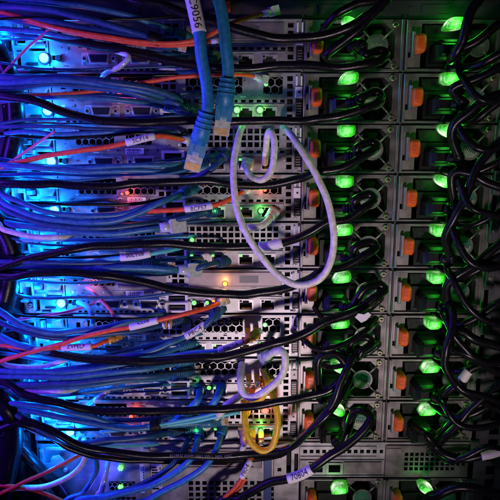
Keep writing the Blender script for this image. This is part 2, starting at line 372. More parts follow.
def make_server(kind, variant, stickers):
    r = empty('rack_server', (0, 0, 0))
    sh = MB()
    sh.box(-217, 223, 2, 120, 43.2, 44.0, 0)                    # lid
    sh.box(-217, 223, 2, 120, .3, 1.0, 0)
    sh.box(-217, -216, 2, 120, 1.2, 43, 0); sh.box(222, 223, 2, 120, 1.2, 43, 0)
    sh.box(-216, 222, 60, 61, 1.2, 43, 1)
    sh.box(-170, 45, -1.8, 2.2, 42.4, 44.1, 0, .4)               # rolled lip of the lid
    sh.build('chassis', [M['metal'], M['cavity']], r)
    ports = [-50, -30, -4, 17]
    holes = []
    for c in (-132, -96): holes.append((c - 9.5, c + 9.5, 6.5, 15.5))
    for x in ports: holes.append((x - 7.2, x + 7.2, 3.3, 14.6))
    holes.append((-79, -61, 2.6, 20))                           # management port stack
    for k in range(17): holes.append((-165 + k * 5.6, -161.6 + k * 5.6, 1.2, 3.2))
    for k in range(13): holes.append((-57 + k * 7, -53 + k * 7, 18.6, 21))
    for k in range(6): holes.append((33, 38, 4 + k * 6.6, 8.2 + k * 6.6))
    if kind == 'hex':
        vents = [(-158, -122, 25, 41, 6.2), (-113, -86, 25, 41, 6.2), (-58, -6, 25.2, 41.2, 7.4), (11, 30, 25.2, 41.2, 7.4)]
        for k in range(3):
            for j in range(3): holes.append((-84 + k * 6.5, -79 + k * 6.5, 24 + j * 6, 28.4 + j * 6))
    elif kind == 'square':
        vents = [(-158, -122, 25, 41, 6.2), (-113, -88, 25, 37, 6.2)]
        for k in range(15):
            for j in range(3): holes.append((-62 + k * 6, -57.6 + k * 6, 24 + j * 6, 28.4 + j * 6))
    else:
        vents = [(-150, -128, 27, 41, 6.2)]
        for k in range(2):
            for j in range(3): holes.append((-74 + k * 6.5, -69 + k * 6.5, 24 + j * 6, 28.4 + j * 6))
    for v in vents: holes.append((v[0] + .9, v[1] - .9, v[2] + .6, v[3] - .8))
    holes += [(-168, -164, 30, 36), (-174, -170.5, 10, 14)]
    p = MB()
    p.plate(-176, 46.5, 1.1, 42.3, holes, 0, 2, 0)
    p.box(-176, 46.5, 22, 23, 1.2, 42.3, 1)
    if kind == 'plain':
        p.box(-126, -80, -1.2, 0, 25.5, 41, 2, .4); p.box(-58, 30, -1.2, 0, 24.5, 41.4, 2, .4)
        p.box(-56, 28, -1.7, -1.2, 27, 28, 2, .2); p.box(-10, 8, -1.35, -1.1, 31, 38, 3)
    p.box(-160, -66, -.7, 0, 22.4, 23.4, 0, .2); p.box(-60, 31, -1.4, 0, 16.2, 17.6, 0, .3)
    for k in range(5): p.cyl(-120 + k * 9, 21, .8, -.5, 0, 1, 8)
    for x in (-155, -117, -20, 42): p.cyl(x, 39.5 if x != 42 else 3.5, 1.5, -.9, 0, 0, 12, .3)
    rg = random.Random(variant * 7 + len(kind))
    used = holes + [(-152, -77, 4, 18), (-60, 26, 2, 16)]
    n = 0
    while n < 190:
        x, z = rg.uniform(-170, 44), rg.uniform(2, 41); w, h_ = rg.choice([(1.2, .8), (2.4, .7), (.9, .9), (3.4, 1.2), (1.4, 2.2), (5, .6)]); n += 1
        if -120 < x < -85 and 14 < z < 25 or any(a - w - .5 < x < b_ + .5 and c - h_ - .5 < z < d + .5 for a, b_, c, d in used): continue
        used.append((x, x + w, z, z + h_)); k = rg.choice([1, 1, 3, 4, 0])
        p.box(x, x + w, -(.15 if k in (1, 4) else rg.uniform(.4, 2)), .1, z, z + h_, k)
    p.build('rear_panel', [M['metal'], M['cavity'], M['plate'], M['dark_metal'], M['white']], r)
    for v in vents:
        h = MB(); h.hexes(*v, -.4, 1.2); h.build('vent_screen', [M['metal']], r)
    # identification corner on the left: bracket, screw, lit lens
    e = MB()
    e.plate(-216, -176.5, 1.2, 42.5, [(-213, -208, 6, 12), (-213, -207, 17, 27), (-213, -208, 32, 37), (-203, -196, 24, 40), (-190, -184, 27, 36), (-206, -201, 3, 15), (-200, -190, 1.9, 4.6), (-194, -179, 17.5, 20), (-180, -178, 24, 40)], -1.2, 6, 0)
    e.box(-216, -177, 8, 9, 1.2, 42, 1)
    e.box(-205, -194, -6, -1.2, 18, 21.5, 0, .6); e.box(-206, -204, -7, -1.2, 5, 40, 0, .5); e.box(-192, -178, -4, -1.2, 20, 23, 0, .5)
    e.box(-190, -172, -4, 0, 2, 4.4, 0, .5)
    e.box(-203, -197, -8, -1.2, 26, 30, 0, .8); e.box(-199, -195, -10, -6, 33, 40, 0, .8); e.cyl(-210.5, 9, 2.2, -3, -1.2, 0, 16, .5); e.box(-212.4, -208.6, -3.15, -2.9, 8.7, 9.3, 1); e.box(-196, -186, -2.4, -1.2, 6, 8, 1); e.box(-206, -197, -1.6, -1.1, 17, 18, 1); e.box(-213, -206, -6, -1.2, 37.6, 41, 0, .5); e.cyl(-209, 30, 1.8, -3, -1.2, 0, 16, .5); e.cyl(-168, 11.5, 2.6, -3, 0, 1, 14, .4)
    e.prism([(-193, 25), (-181, 25), (-178, 31), (-181, 40), (-190, 38)], -5, -1.2, 0, .8)
    e.box(-216, -209, -10, -1.2, 14, 16, 0, .4); e.box(-215, -213, -12, -1.2, 24, 41, 0, .5)
    e.build('corner_bracket', [M['bright'], M['cavity']], r)
    u = MB(); u.cyl(-180, 11.5, 4.6, -4, 0, 1, 20, .5); u.cyl(-180, 11.5, 3.9, -5.2, -3.5, 0, 20, 1.2)
    u.build('identification_light', [M['led_blue'], M['bright']], r)
    dsub(r, 'serial_port', -132, 11, M['dsub']); dsub(r, 'video_port', -96, 11, M['dsub'])
    q = MB(); a = -118 + 5 * variant
    q.box(a, a + 17, -.9, .05, 17.8, 23, 0, .1)
    for k in range(11): q.box(a + 1.2 + k * 1.2, a + 1.2 + k * 1.2 + (.3, .7, .45)[k * 5 % 3], -1, -.85, 20, 22.4, 1)
    for k in range(6): q.box(a + 1.4 + k * 1.9, a + 2.7 + k * 1.9, -1, -.85, 18.4, 19.3, 1)
    q.build('serial_sticker', [M['white'], M['ink']], r)
    g = MB()
    g.plate(-80.5, -59.5, 1.6, 21, [(-78, -62, 3.4, 9.6), (-78, -62, 12, 18.6)], -1.3, 10, 0)
    g.box(-80, -60, 8, 9, 2, 20.5, 1); g.box(-77, -63, 1, 8, 5.5, 7.2, 2); g.box(-77, -63, 1, 8, 14.4, 16, 2)
    g.build('usb_port', [M['white'], M['cavity'], M['dsub']], r)
    for i, x in enumerate(ports): rj_port(r, x, 9, on=(i != 3 and not (kind == 'plain' and i > 1)), led='led_port' if not (kind == 'plain' and i == 1) else 'led_amber')
    t = MB()
    t.box(40.4, 46.3, -3, 0, 6, 21, 1, .4); t.box(40.2, 46.4, -2.4, 0, 22.5, 32, 0, .4); t.cyl(43.4, 27.4, 1, -2.7, -2.3, 1, 10)
    t.box(40.6, 42, -3, 0, 33, 41, 0, .3); t.box(44.8, 46.2, -3, 0, 33, 41, 0, .3)
    for k in range(5): t.box(41.2, 45.5, -3.15, -2.9, 8 + k * 2.3, 8.8 + k * 2.3, 2)
    t.build('label_plate', [M['white'], M['black'], M['plate']], r)
    for k, x0 in enumerate((47.2, 135.6)):
        p, fx, fz = make_psu(r, x0, (variant + k) % 3)
        sticker(p, fx, fz, stickers[k])
    return r

protos = {}
ROWS = [  # kind, lens variant, label
    ('plain', 2, 'topmost rack server with orange latches, directly under the dark switch'),
    ('hex', 0, 'rack server with the two hanging blue plugs dangling in front of its ports'),
    ('square', 1, 'rack server behind the SCF14 tagged orange cable and small white loop'),
    ('hex', 1, 'rack server behind the BCF57 tagged orange cable, red fault light lit'),
    ('square', 0, 'rack server behind the tagged aqua cable, crossed by the large white loop'),
    ('plain', 0, 'rack server with the short pink cable and a plain pinkish slot plate'),
    ('hex', 0, 'rack server behind the P8CSA tagged aqua cable and its amber connectors'),
    ('hex', 2, 'rack server with the short white loop and dark round cord loop on its inlet'),
    ('square', 2, 'rack server with the yellow loop cable, lowest of the thin servers'),
]
for i, (kind, var, lab) in enumerate(ROWS, 1):
    stk = ('415W', '415W') if i == 1 else ('two', 'two')
    key = (kind, var, stk)
    if key not in protos: protos[key] = o = make_server(kind, var, stk)
    else: o = copy_tree(protos[key])
    o.location = (0, 0, row_z(i) * S)
    tag(o, lab, 'server', 'thin rack servers stacked in the rack')

# ------------------------------------------------------------------ the thicker server at the bottom
zb = row_z(9)
def storage_server():
    r = empty('storage_server', (0, 0, zb - 90))
    Z = lambda v: v - 90.5                                     # v: mm above this server's own bottom
    def U(px, py): p = at(px, py, 0); return p.x, p.z - zb       # pixel on the panel plane -> local mm
    b = MB()
    b.box(-217, 223, 2, 120, -1.4, -.6, 0); b.box(-217, 223, 2, 120, -90, -89, 0); b.box(-217, -216, 2, 120, -88.8, -1.6, 0); b.box(222, 223, 2, 120, -88.8, -1.6, 0); b.box(-216, 222, 60, 61, -88.8, -1.6, 1)
    b.box(-170, 222, -2, 2.2, -3.4, -.8, 0, .4)
    b.build('chassis', [M['metal'], M['cavity']], r, (0, 0, -90))
    # left half
    holes = [(-145, -118, -60, -46), (-145, -118, -80, -64)]
    for k in range(15):
        for j in range(4): holes.append((-63 + k * 7, -58.4 + k * 7, -58 + j * 6.6 - 12, -53.4 + j * 6.6 - 12))
    p = MB(); p.plate(-216, 24, -88.5, -3.6, holes, 0, 3, 0); p.box(-216, 24, 20, 21, -88, -3.6, 1)
    p.box(-72, 12, -2, 0, -30, -8, 2, .6); p.box(-70, 10, -3, -2, -12, -10.4, 2, .3); p.box(-68, 4, -3, -2, -29, -27.6, 2, .3)
    for x in (-44, -20): p.prism([(x - 7, -24), (x + 7, -24), (x + 7, -19), (x + 4, -17), (x - 4, -17), (x - 7, -19)], -2.6, -1.8, 1)
    p.box(-108, -101, -3, 0, -80, -5, 0, .6); p.box(14, 22, -2.6, 0, -85, -6, 3, .4)
    p.build('rear_panel', [M['metal'], M['cavity'], M['plate'], M['navy']], r, (0, 0, -90))
    for v in ((-147, -116, -62, -44, 5.4), (-147, -116, -82, -62.6, 5.4)):
        h = MB(); h.hexes(*v, -.4, 1.2); h.build('vent_screen', [M['metal']], r, (0, 0, -90))
    lt = MB()
    x, z = U(141, 463); lt.box(x - 1, x + 21.5, -2.2, 0, z - 33, z, 0, .3)
    for (a, w) in ((2, 7), (11, 7)):
        for k in range(9): lt.box(x + a, x + a + w * (.7 + .3 * ((k * 7) % 3) / 2), -2.35, -2.1, z - 4.6 - k * 3, z - 2.6 - k * 3, 1)
    for ch, dz in (('4', -5), ('0', -14), ('5', -23)):
        vs, fs = text_mesh(ch, 6)
        for f_ in fs: lt.face([(x + 23.5 + vs[i][0] - 4, -2.36, z + dz + vs[i][1]) for i in f_], 1)
    lt.build('information_label', [M['white'], M['dsub']], r, (0, 0, -90))
    for (px, py) in ((121, 467), (121, 486)):
        x, z = U(px, py); l = MB()
        for a in (0, 60, 120):
            c, s_ = math.cos(math.radians(a)), math.sin(math.radians(a)); l.obox((x, -2, z), Vector((c, 0, s_)), Vector((-s_, 0, c)), Vector((0, 1, 0)), 2.6, .6, 1.4)
        l.build('status_light', [M['led_port']], r, (0, 0, -90))
    e = MB()
    e.prism([(-206, -26), (-192, -24), (-186, -17), (-191, -11), (-198, -13), (-196, -19), (-206, -21)], -9, -7.5, 0, .4); e.box(-200, -196, -7.6, 0, -20, -16, 0); e.box(-206, -182, -3, 0, -9.5, -6, 0, .5); e.box(-212, -208, -5, 0, -60, -8, 0, .6); e.cyl(-188, -32, 2.2, -3, 0, 0, 16, .5)
    e.build('corner_bracket', [M['bright']], r, (0, 0, -90))
    # bracket column
    b = MB(); x0, x1 = 24.5, 50
    b.plate(x0, x1, -88.5, -3.6, [(28, 32, -12, -8), (28, 32, -19, -15), (28, 32, -34, -30), (37, 42, -36, -10), (45, 49, -40, -14)], -1, 6, 0); b.box(x0, x1, 9, 10, -88, -4, 1)
    b.build('bracket', [M['metal'], M['cavity']], r, (0, 0, -90))
    # slot cover with square holes, and plain slot with a socket (between px 300 and 385, y 445 and 480)
    b = MB(); hs = []
    for k in range(12): hs.append((54 + k * 6.4, 58 + k * 6.4, -14, -10))
    hs += [(135 - 3.5, 135, -14, -10), (62, 74, -34.5, -27), (80, 92, -34.5, -27)]
    b.plate(50.5, 137, -40.5, -3.6, hs, -.4, 5, 0); b.box(50.5, 137, 7, 8, -40.5, -3.6, 1)
    b.box(51, 128, -1.6, -.4, -7.2, -5.6, 0, .3); b.box(51, 128, -1.6, -.4, -18.4, -16.8, 0, .3); b.box(95, 134, -1.8, -.4, -36, -23, 2, .4)
    b.box(51, 136, -2, -.4, -22, -20.6, 0, .4); b.box(51, 136, -2, -.4, -39.6, -38, 0, .4)
    for x in (61, 79): b.plate(x - 1.5, x + 15.5, -37, -24, [(x + 1, x + 13, -34.5, -26)], -2, 3, 0)
    b.build('slot_cover', [M['metal'], M['cavity'], M['plate']], r, (0, 0, -90))
    b = MB(); hs = [(142, 148, -15, -12.4), (142, 148, -21, -18.4), (142, 148, -34, -30.6)]
    for k in range(12):
        for j in range(4):
            if not (k > 9 and j < 1): hs.append((157 + k * 5.3, 160.7 + k * 5.3, -33 + j * 5.4, -29.2 + j * 5.4))
    b.plate(137.5, 222, -40.5, -3.6, hs, -.8, 5, 0); b.box(137.5, 222, 7, 8, -40.5, -3.6, 1)
    b.box(138, 220, -3, -.8, -6, -4, 0, .4); b.cyl(186, -8.5, 2.6, -2.4, -.6, 1, 16); b.prism([(137.8, -40), (152, -40), (155, -37), (155, -12), (152, -8), (137.8, -8)], -1.6, -.8, 0, .3)
    b.build('slot_screen', [M['plate'], M['cavity']], r, (0, 0, -90))
    # two power supplies in the lower half
    for x0, var in ((52, 0), (139, 2)):
        ps, fx, fz = make_psu(r, x0, var); ps.location = (0, 0, (-86.5 + 90 - 90) * S if False else -86.5 * S + 90 * S)
        sticker(ps, fx, fz, 'LPP')
    return r
ss = storage_server()
tag(ss, 'thick storage server at the bottom with information label and grid of square holes', 'server')
for ch in ss.children:
    if ch.name.startswith('power_supply'): ch.location = (0, 0, (90 - 86.0) * S)
    else: ch.location = (0, 0, 90 * S + ch.location[2] - 0) if abs(ch.location[2]) < 1e-9 else (0, 0, ch.location[2] + 90 * S)

# ------------------------------------------------------------------ dark switch on top and rack posts
r = empty('network_switch', (0, 0, row_z(0) + .6))
b = MB()
hs = [(-214 + k * 7.2, -209.6 + k * 7.2, 16.6, 19.6) for k in range(60)]
b.plate(-217, 223, 15.4, 43, hs, -4, 5, 2); b.box(-217, 223, 3, 4, 15.6, 43, 1)
b.box(-217, 223, 5, 8, 1, 15.2, 0); b.box(-217, 223, 5, 120, .2, 1.0, 0); b.box(-217, 223, 4.2, 120, 43.2, 44, 0)
for x in (-120, -35, 60, 150): b.box(x, x + 24, 4, 5, 4, 12, 0, .4); b.cyl(x - 10, 9, 1.6, 4, 5, 0, 14, .5)
b.build('housing', [M['switch'], M['cavity'], M['metal']], r)
b = MB(); b.box(-165, -88, -5, -4.1, 15.2, 16, 0); b.box(-160, -130, -6, -4, 20.4, 23, 0, .4)
b.build('trim_edge', [M['bright']], r)
b = MB(); b.box(-24, -17, 0, 4.9, 5, 14, 0, 1); b.build('orange_glow_block', [M['orange']], r)  # orange block put in for the orange glow seen on the switch
tag(r, 'dark network switch with a toothed vent edge above all servers', 'switch')

def rack_post(x0, x1, y0, label, side):
    zc = row_z(9) - 120
    r = empty('rack_post', ((x0 + x1) / 2, y0, zc))
    H = 44.6 * 13
    hs = []
    for k in range(int(H / 15)):
        hs.append(((x0 + x1) / 2 - 5, (x0 + x1) / 2 + 5, 10 + k * 14.87, 19.5 + k * 14.87))
    b = MB(); b.plate(x0, x1, 0, H, hs, y0, 2.5, 0)
    b.box(x0 - (30 if side < 0 else 0), x0 + .01, y0 + 3, y0 + 60, 0, H, 0) if side < 0 else b.box(x1, x1 + 30, y0 + 3, y0 + 60, 0, H, 0)
    b.box(x0 - 1, x1 + 1, y0 + 22, y0 + 23, 0, H, 1)
    if side > 0:
        for k in range(12): b.box(x0 - 5, x0 + 3, y0 - 4, y0, 12 + k * 44.6, 34 + k * 44.6, 0, .6); b.cyl(x0 - 1, 23 + k * 44.6, 2, y0 - 5, y0 - 4, 2, 12, .4)
    b.v = [(x - (x0 + x1) / 2, y - y0, z) for x, y, z in b.v]
    b.build('upright', [M['post'] if side < 0 else M['dark_metal'], M['cavity'], M['brass']], r)
    tag(r, label, 'rack post')
rack_post(-262, -219, -6, 'black upright rack post behind the blue-lit cables, beside the blue lights', -1)
rack_post(226, 262, -4, 'dark grey rack post with square holes beside the right power supplies', 1)

# near-black sheet behind the rack, its colour standing in for darkness
b = MB(); b.box(-420, 420, 130, 134, row_z(9) - 200, row_z(0) + 120, 0)
o = b.build('rack_backdrop', [M['cavity']], None, (0, 132, row_z(9) - 200)); tag(o, None, None, None, 'structure')

# ------------------------------------------------------------------ cables
def spline(pts, n=14):
    P = [Vector(p) for p in pts]
    P = [P[0] * 2 - P[1]] + P + [P[-1] * 2 - P[-2]]
    out = []
    for i in range(1, len(P) - 2):
        a, b_, c, d = P[i - 1:i + 3]
        # centripetal-like smoothing keeps the curve from overshooting
        for k in range(n):
            t = k / n
            out.append(.5 * ((2 * b_) + (c - a) * t + (2 * a - 5 * b_ + 4 * c - d) * t * t + (3 * b_ - a - 3 * c + d) * t ** 3))
    out.append(P[-2].copy())
    return out
class Path:
    def __init__(self, pts):
        self.p = pts; self.s = [0]
        for a, b_ in zip(pts, pts[1:]): self.s.append(self.s[-1] + (b_ - a).length)
        self.L = self.s[-1]
    def pos(self, s):
        s = min(max(s, 0), self.L)
        for i in range(len(self.s) - 1):
            if s <= self.s[i + 1]:
                t = (s - self.s[i]) / max(1e-9, self.s[i + 1] - self.s[i]); return self.p[i].lerp(self.p[i + 1], t)
        return self.p[-1].copy()
    def tan(self, s): return (self.pos(s + 1.5) - self.pos(s - 1.5)).normalized()
    def nearest(self, px, py):
        best = (1e9, 0)
        for q, s in zip(self.p, self.s):
            d = q - CAM; z = d.dot(FW); x = 250 + F * d.x / z; y = 250 - F * d.dot(UP) / z
            e = (x - px) ** 2 + (y - py) ** 2
            if e < best[0]: best = (e, s)
        return best[1]
    def sub(self, s0, s1, n=10): return [self.pos(s0 + (s1 - s0) * k / n) for k in range(n + 1)]

def put_tag(root, path, a, b_, r, text, off, size=None, flip=False, roll=0.0):
    """wrap-around paper tag on the cable between two pixels, with its writing"""
    s0, s1 = path.nearest(*a), path.nearest(*b_)
    if s0 > s1: s0, s1 = s1, s0
    rt = max(r + .8, 3.1)
    m = MB(); m.tube(path.sub(s0, s1, 14), rt, 0, 16)
    # small free flap where the paper is stuck to itself
    if text:
        size = size or rt * 1.25
        vs, fs = text_mesh(text, size)
        wid = max(v[0] for v in vs) - min(v[0] for v in vs)
        sc = min(1.3, (s1 - s0) * .84 / max(wid, .1))
        mid = (s0 + s1) / 2; sg = 1
        T = path.tan(mid)
        if T.x < -.15 or (abs(T.x) <= .3 and T.z > 0): sg = -1
        if flip: sg = -sg
        def wrap(u, v):
            s = mid + sg * u * sc; c = path.pos(s); T = path.tan(s) * sg
            N = (CAM - c).normalized(); N = (N - T * N.dot(T)).normalized(); B = N.cross(T)
            ang = v * sc / rt + roll
            return c + (N * math.cos(ang) + B * math.sin(ang)) * (rt + .2)
        for f_ in fs: m.face([wrap(*vs[i][:2]) for i in f_], 1)
    o = m.build('label_tag', [M['white'], M['ink']], root, off)
    o.location = (0, 0, 0)
    return o

def cable(name, label, cat, group, mtl, r, pts, tags=(), ends=(), stripes=None, seg=10):
    """pts: (px, py, h); r in mm; a tag is (pixel a, pixel b, text, ...)"""
    pts = list(pts)
    for end, k_ in ((0, 0), (-1, len(pts))):                   # cables that leave the frame run on well past it
        p = pts[end]
        if len(p) == 3:
            dx = -130 if p[0] <= -5 else 110 if p[0] >= 518 else 0; dy = -110 if p[1] <= -10 else 110 if p[1] >= 505 else 0
            if dx or dy: pts.insert(0 if end == 0 else len(pts), (p[0] + dx, p[1] + dy + (10 if dx else 0), p[2]))
    W = [at(*p) if len(p) == 3 else Vector(p[:3]) for p in pts]
    q = spline(W); rr = random.Random(label); ph = [rr.uniform(0, 6.28) for _ in range(6)]; am = min(.9, .22 * r); run = 0
    for k_ in range(1, len(q) - 1):                            # hand-laid cables are never perfectly fair curves
        run += (q[k_] - q[k_ - 1]).length; fade = min(1, k_ / 14, (len(q) - 1 - k_) / 14)
        q[k_] = q[k_] + Vector([am * fade * (math.sin(run / 11 + ph[a]) * .6 + math.sin(run / 5.3 + ph[a + 3]) * .25) for a in range(3)])
    path = Path(q)
    b = MB(); b.tube(path.p, r, 0, 14)
    if stripes:                                              # printed legend along the jacket
        a, c, txt = stripes
        s0, s1 = sorted((path.nearest(*a), path.nearest(*c)))
        vs, fs = text_mesh(txt, r * .9)
        w = max(v[0] for v in vs) - min(v[0] for v in vs); mid = (s0 + s1) / 2; sc = min(1.2, (s1 - s0) / w)
        def wrap(u, v):
            s = mid + u * sc; q = path.pos(s); T = path.tan(s)
            N = (CAM - q).normalized(); N = (N - T * N.dot(T)).normalized(); B = N.cross(T); ang = v * sc / r
            return q + (N * math.cos(ang) + B * math.sin(ang)) * (r + .12)
        for f_ in fs: b.face([wrap(*vs[i][:2]) for i in f_], 1)
    off = tuple(W[0])
    o = b.build(name, [mtl, M['silver']], None, off)
    tag(o, label, cat, group)
    for t in tags: put_tag(o, path, t[0], t[1], r, t[2], off, **(t[3] if len(t) > 3 else {}))
    for e in ends: e(o, path, off)
    return o
def end_frame(path, which):
    s = 0 if which == 0 else path.L
    T = -path.tan(3) if which == 0 else path.tan(path.L - 3)   # points out of the cable
    c = path.pos(s); N = (CAM - c).normalized(); N = (N - T * N.dot(T)).normalized()
    return c, T, N, T.cross(N)
def rj_plug(which, jacket, r, scale=1.0, hang=False):
    """snagless boot with ribs and clear modular plug, pointing out of the cable's end"""
    def f(o, path, off):
        c, T, N, B = end_frame(path, which)
        b = MB(); L = 17 * scale
        b.tube([c - T * 6, c - T * 2, c + T * (L * .3), c + T * L], r, 0, 14, True, lambda t: r * (1.15 + .5 * t))
        for k in range(4):
            q = c - T * (5 - k * 3.4 * scale); b.tube([q - T * .8, q + T * .8], r * (1.42 + .05 * k), 0, 14)
        b.obox(c + T * (L + 2.5 * scale), B, N, T, 6.2 * scale, 4.6 * scale, 6 * scale, 0, .18)
        b.obox(c + T * (L + 1 * scale) + N * 5.2 * scale, B, N, T, 2.2 * scale, 1.0 * scale, 6 * scale, 0, .3)
        x = b.build('boot', [jacket], o, off); x.location = (0, 0, 0)
        p = MB(); q = c + T * (L + 12.5 * scale)
        p.obox(q, B, N, T, 5.7 * scale, 4.0 * scale, 6.5 * scale, 0, .08)
        for k in range(8): p.obox(q + T * 3.5 * scale + B * ((k - 3.5) * 1.15 * scale) + N * 4.05 * scale, B, N, T, .32 * scale, .2, 2.6 * scale, 1)
        p.obox(q + N * 4.4 * scale - T * 4 * scale, B, N, T, 2.2 * scale, .5 * scale, 3.5 * scale, 0, .2)
        x = p.build('plug', [M['clear'], M['gold']], o, off); x.location = (0, 0, 0)
    return f
def small_plug(which, body, r, L=12, tip=None):
    """fibre style connector body straight out of the cable's end"""
    def f(o, path, off):
        c, T, N, B = end_frame(path, which)
        b = MB(); b.tube([c - T * 8, c - T * 3, c], r, 0, 12, True, lambda t: r * (1.1 + .45 * t)); b.obox(c + T * L / 2, B, N, T, r * 1.7, r * 1.7, L / 2, 1, .18)
        if tip: b.obox(c + T * (L + 2), B, N, T, r * 1.1, r * 1.1, 3, 2, .1)
        x = b.build('plug', [M['cream'] if body is None else body, body or M['clear'], tip or M['gold']], o, off); x.location = (0, 0, 0)
    return f
def tie(px, py, wid=10):
    """dark strap round the cable"""
    def f(o, path, off):
        s = path.nearest(px, py); r = o['r'] if 'r' in o else 4
        b = MB(); b.tube(path.sub(s - wid / 2, s + wid / 2, 6), 5.6, 0, 14); x = b.build('strap', [M['black']], o, off); x.location = (0, 0, 0)
    return f
def power_plug(row, x0, dirx):
    """moulded C13 body standing in the inlet of the given supply; returns end callback"""
    zc = row_z(row) + 16
    def f(o, path, off):
        b = MB()
        xc = x0 + 32.5
        b.prism([(xc - 11, zc - 8), (xc + 11, zc - 8), (xc + 11, zc + 4), (xc + 7, zc + 8.4), (xc - 7, zc + 8.4), (xc - 11, zc + 4)], -22, 2, 0, 3.2)
        b.box(xc - 8, xc + 8, -24, -20, zc - 5, zc + 5, 0, 1.5)
        c, T, N, B = end_frame(path, 1)
        b.tube(path.sub(path.L - 16, path.L, 8), 4.6, 0, 14, True, lambda t: 3.8 + 1.8 * t)
        for k in range(4): b.tube(path.sub(path.L - 14 + k * 3, path.L - 12.8 + k * 3, 2), 4.7 + .3 * k, 0, 14)
        x = b.build('plug', [M['black']], o, off); x.location = (0, 0, 0)
    return f
def sock(row, x0, dx=0, h=26, dz=0): # end point of a cord at its plug, in world mm -> marked with 4 entries
    return (x0 + 32.5 + dx, -h, row_z(row) + 16 + dz, 0)

PX1, PX2 = 47.2, 135.6
G1 = 'black power cords crossing from the left'
R_ = M['rubber']
TIPS = {1: (386, 58), 2: (382, 100), 3: (377, 150), 4: (374, 203), 5: (376, 250), 6: (384, 293), 7: (372, 345)}
def cord1(row, label, r, pts, **k):
    if row in TIPS:
        tx, ty = TIPS[row]; lx, ly = pts[-1][:2]
        pts = pts + [((lx + tx) / 2 - 4, (ly + ty) / 2 + 6, 44), (tx - 10, ty + 5, 44), (tx, ty - 3, 38), (tx - 6, ty - 8, 36), (tx - 20, ty - 3, 38)]
        return cable('power_cord', label, 'power cord', G1, R_, r, pts + [sock(row, PX1, 11, 34, 2), sock(row, PX1, 4, 27)], ends=[power_plug(row, PX1, -1)] + k.pop('ends', []), **k)
    return cable('power_cord', label, 'power cord', G1, R_, r, pts + [sock(row, PX1, -14, 33, 3), sock(row, PX1, -4, 27)], ends=[power_plug(row, PX1, -1)] + k.pop('ends', []), **k)
cable('power_cord', 'black power cord curving under the dark switch and leaving at the top edge', 'power cord', G1, R_, 3.8, [(120, -14, 40), (165, 6, 40), (215, 23, 40), (260, 35, 40), (300, 39, 42), (335, 33, 46), (362, 19, 50), (392, -14, 52)])
cord1(1, 'black power cord sagging behind both hanging blue cables', 3.61, [(40, 34, 20), (100, 46, 24), (150, 56, 26), (200, 66, 28), (240, 68, 30), (285, 66, 32), (312, 65, 38)])
cord1(2, 'black power cord passing just above the SCF14 tag', 3.61, [(-30, 95, 40), (10, 97, 40), (35, 101, 40), (60, 110, 36), (100, 121, 34), (150, 122, 34), (200, 121, 34), (245, 121, 34), (292, 121, 36), (314, 119, 40)])
cord1(3, 'black power cord passing below the small white loop', 3.61, [(-30, 184, 40), (20, 184, 40), (60, 185, 38), (110, 186, 36), (150, 183, 34), (200, 181, 32), (240, 185, 32), (275, 184, 34), (300, 179, 38), (316, 172, 42)])
cord1(4, 'black power cord with a small printed sleeve, passing above the tagged aqua cable', 3.61, [(-40, 278, 46), (10, 265, 44), (30, 258, 42), (60, 252, 40), (100, 246, 36), (160, 244, 34), (205, 246, 32), (250, 247, 32), (285, 242, 36), (312, 232, 42), (328, 222, 44)],
      tags=[((258, 246), (283, 241), '', {})])
cord1(5, 'black power cord dipping below the amber light in the middle', 3.76, [(-30, 276, 46), (10, 276, 46), (50, 273, 44), (90, 274, 42), (130, 280, 38), (165, 287, 36), (200, 293, 34), (240, 294, 34), (280, 290, 36), (305, 281, 42), (322, 271, 46)])
cord1(6, 'black power cord rising to the right just below the P8CSA tag', 3.90, [(-40, 338, 26), (10, 347, 30), (60, 354, 34), (100, 360, 36), (150, 361, 38), (200, 358, 42), (230, 355, 44), (270, 345, 46), (305, 333, 46), (325, 322, 46)])
cord1(8, 'black power cord crossing the yellow loop, coiled round its own green light', 3.61, [(-10, 380, 40), (25, 395, 44), (60, 403, 44), (100, 411, 42), (165, 411, 42), (220, 409, 44), (260, 405, 46), (300, 398, 46), (330, 389, 46), (347, 372, 48), (338, 355, 46), (322, 356, 42), (317, 368, 40)])
cord1(7, 'black power cord with white printing, rising past the yellow loop bottom', 3.4, [(20, 418, 46), (50, 430, 46), (80, 445, 44), (110, 452, 40), (165, 456, 36), (220, 456, 34), (268, 453, 36), (295, 444, 42), (316, 425, 50), (332, 403, 54), (344, 376, 54), (352, 358, 48)],
      stripes=((160, 456), (240, 456), 'E119932 AWM 2661 VW-1 300V 105C'))
cable('power_cord', 'black power cord with white 70804 tag looping over a fan sticker', 'power cord', G1, R_, 4.0,
      [(215, 512, 30), (240, 498, 36), (270, 483, 44), (300, 475, 50), (325, 460, 54), (345, 446, 54), (362, 432, 52), (371, 418, 48), (362, 411, 42), (352, 416, 36), sock(9, PX1, 8, 34, 0), sock(9, PX1, 2, 27)], ends=[power_plug(9, PX1, 1)],
      tags=[((289, 480), (312, 468), '70804', {})])
G2 = 'black power cords leaving to the right'
def cord2(row, label, r, pts, **k):
    return cable('power_cord', label, 'power cord', G2, R_, r, pts[::-1] + [sock(row, PX2, 10, 32, 0), sock(row, PX2, 3, 27)], ends=[power_plug(row, PX2, 1)], **k)
cord2(1, 'black cord from the topmost right inlet rising to the upper right corner', 3.55, [(455, 50, 36), (475, 42, 44), (500, 24, 50), (530, 8, 50)])
cord2(2, 'black cord from the second right inlet from the top', 3.55, [(452, 90, 38), (478, 78, 46), (505, 64, 50), (530, 58, 50)])
cord2(3, 'thick black cord sweeping diagonally up from the third right inlet', 4.01, [(452, 130, 40), (468, 112, 46), (490, 98, 50), (530, 92, 50)])
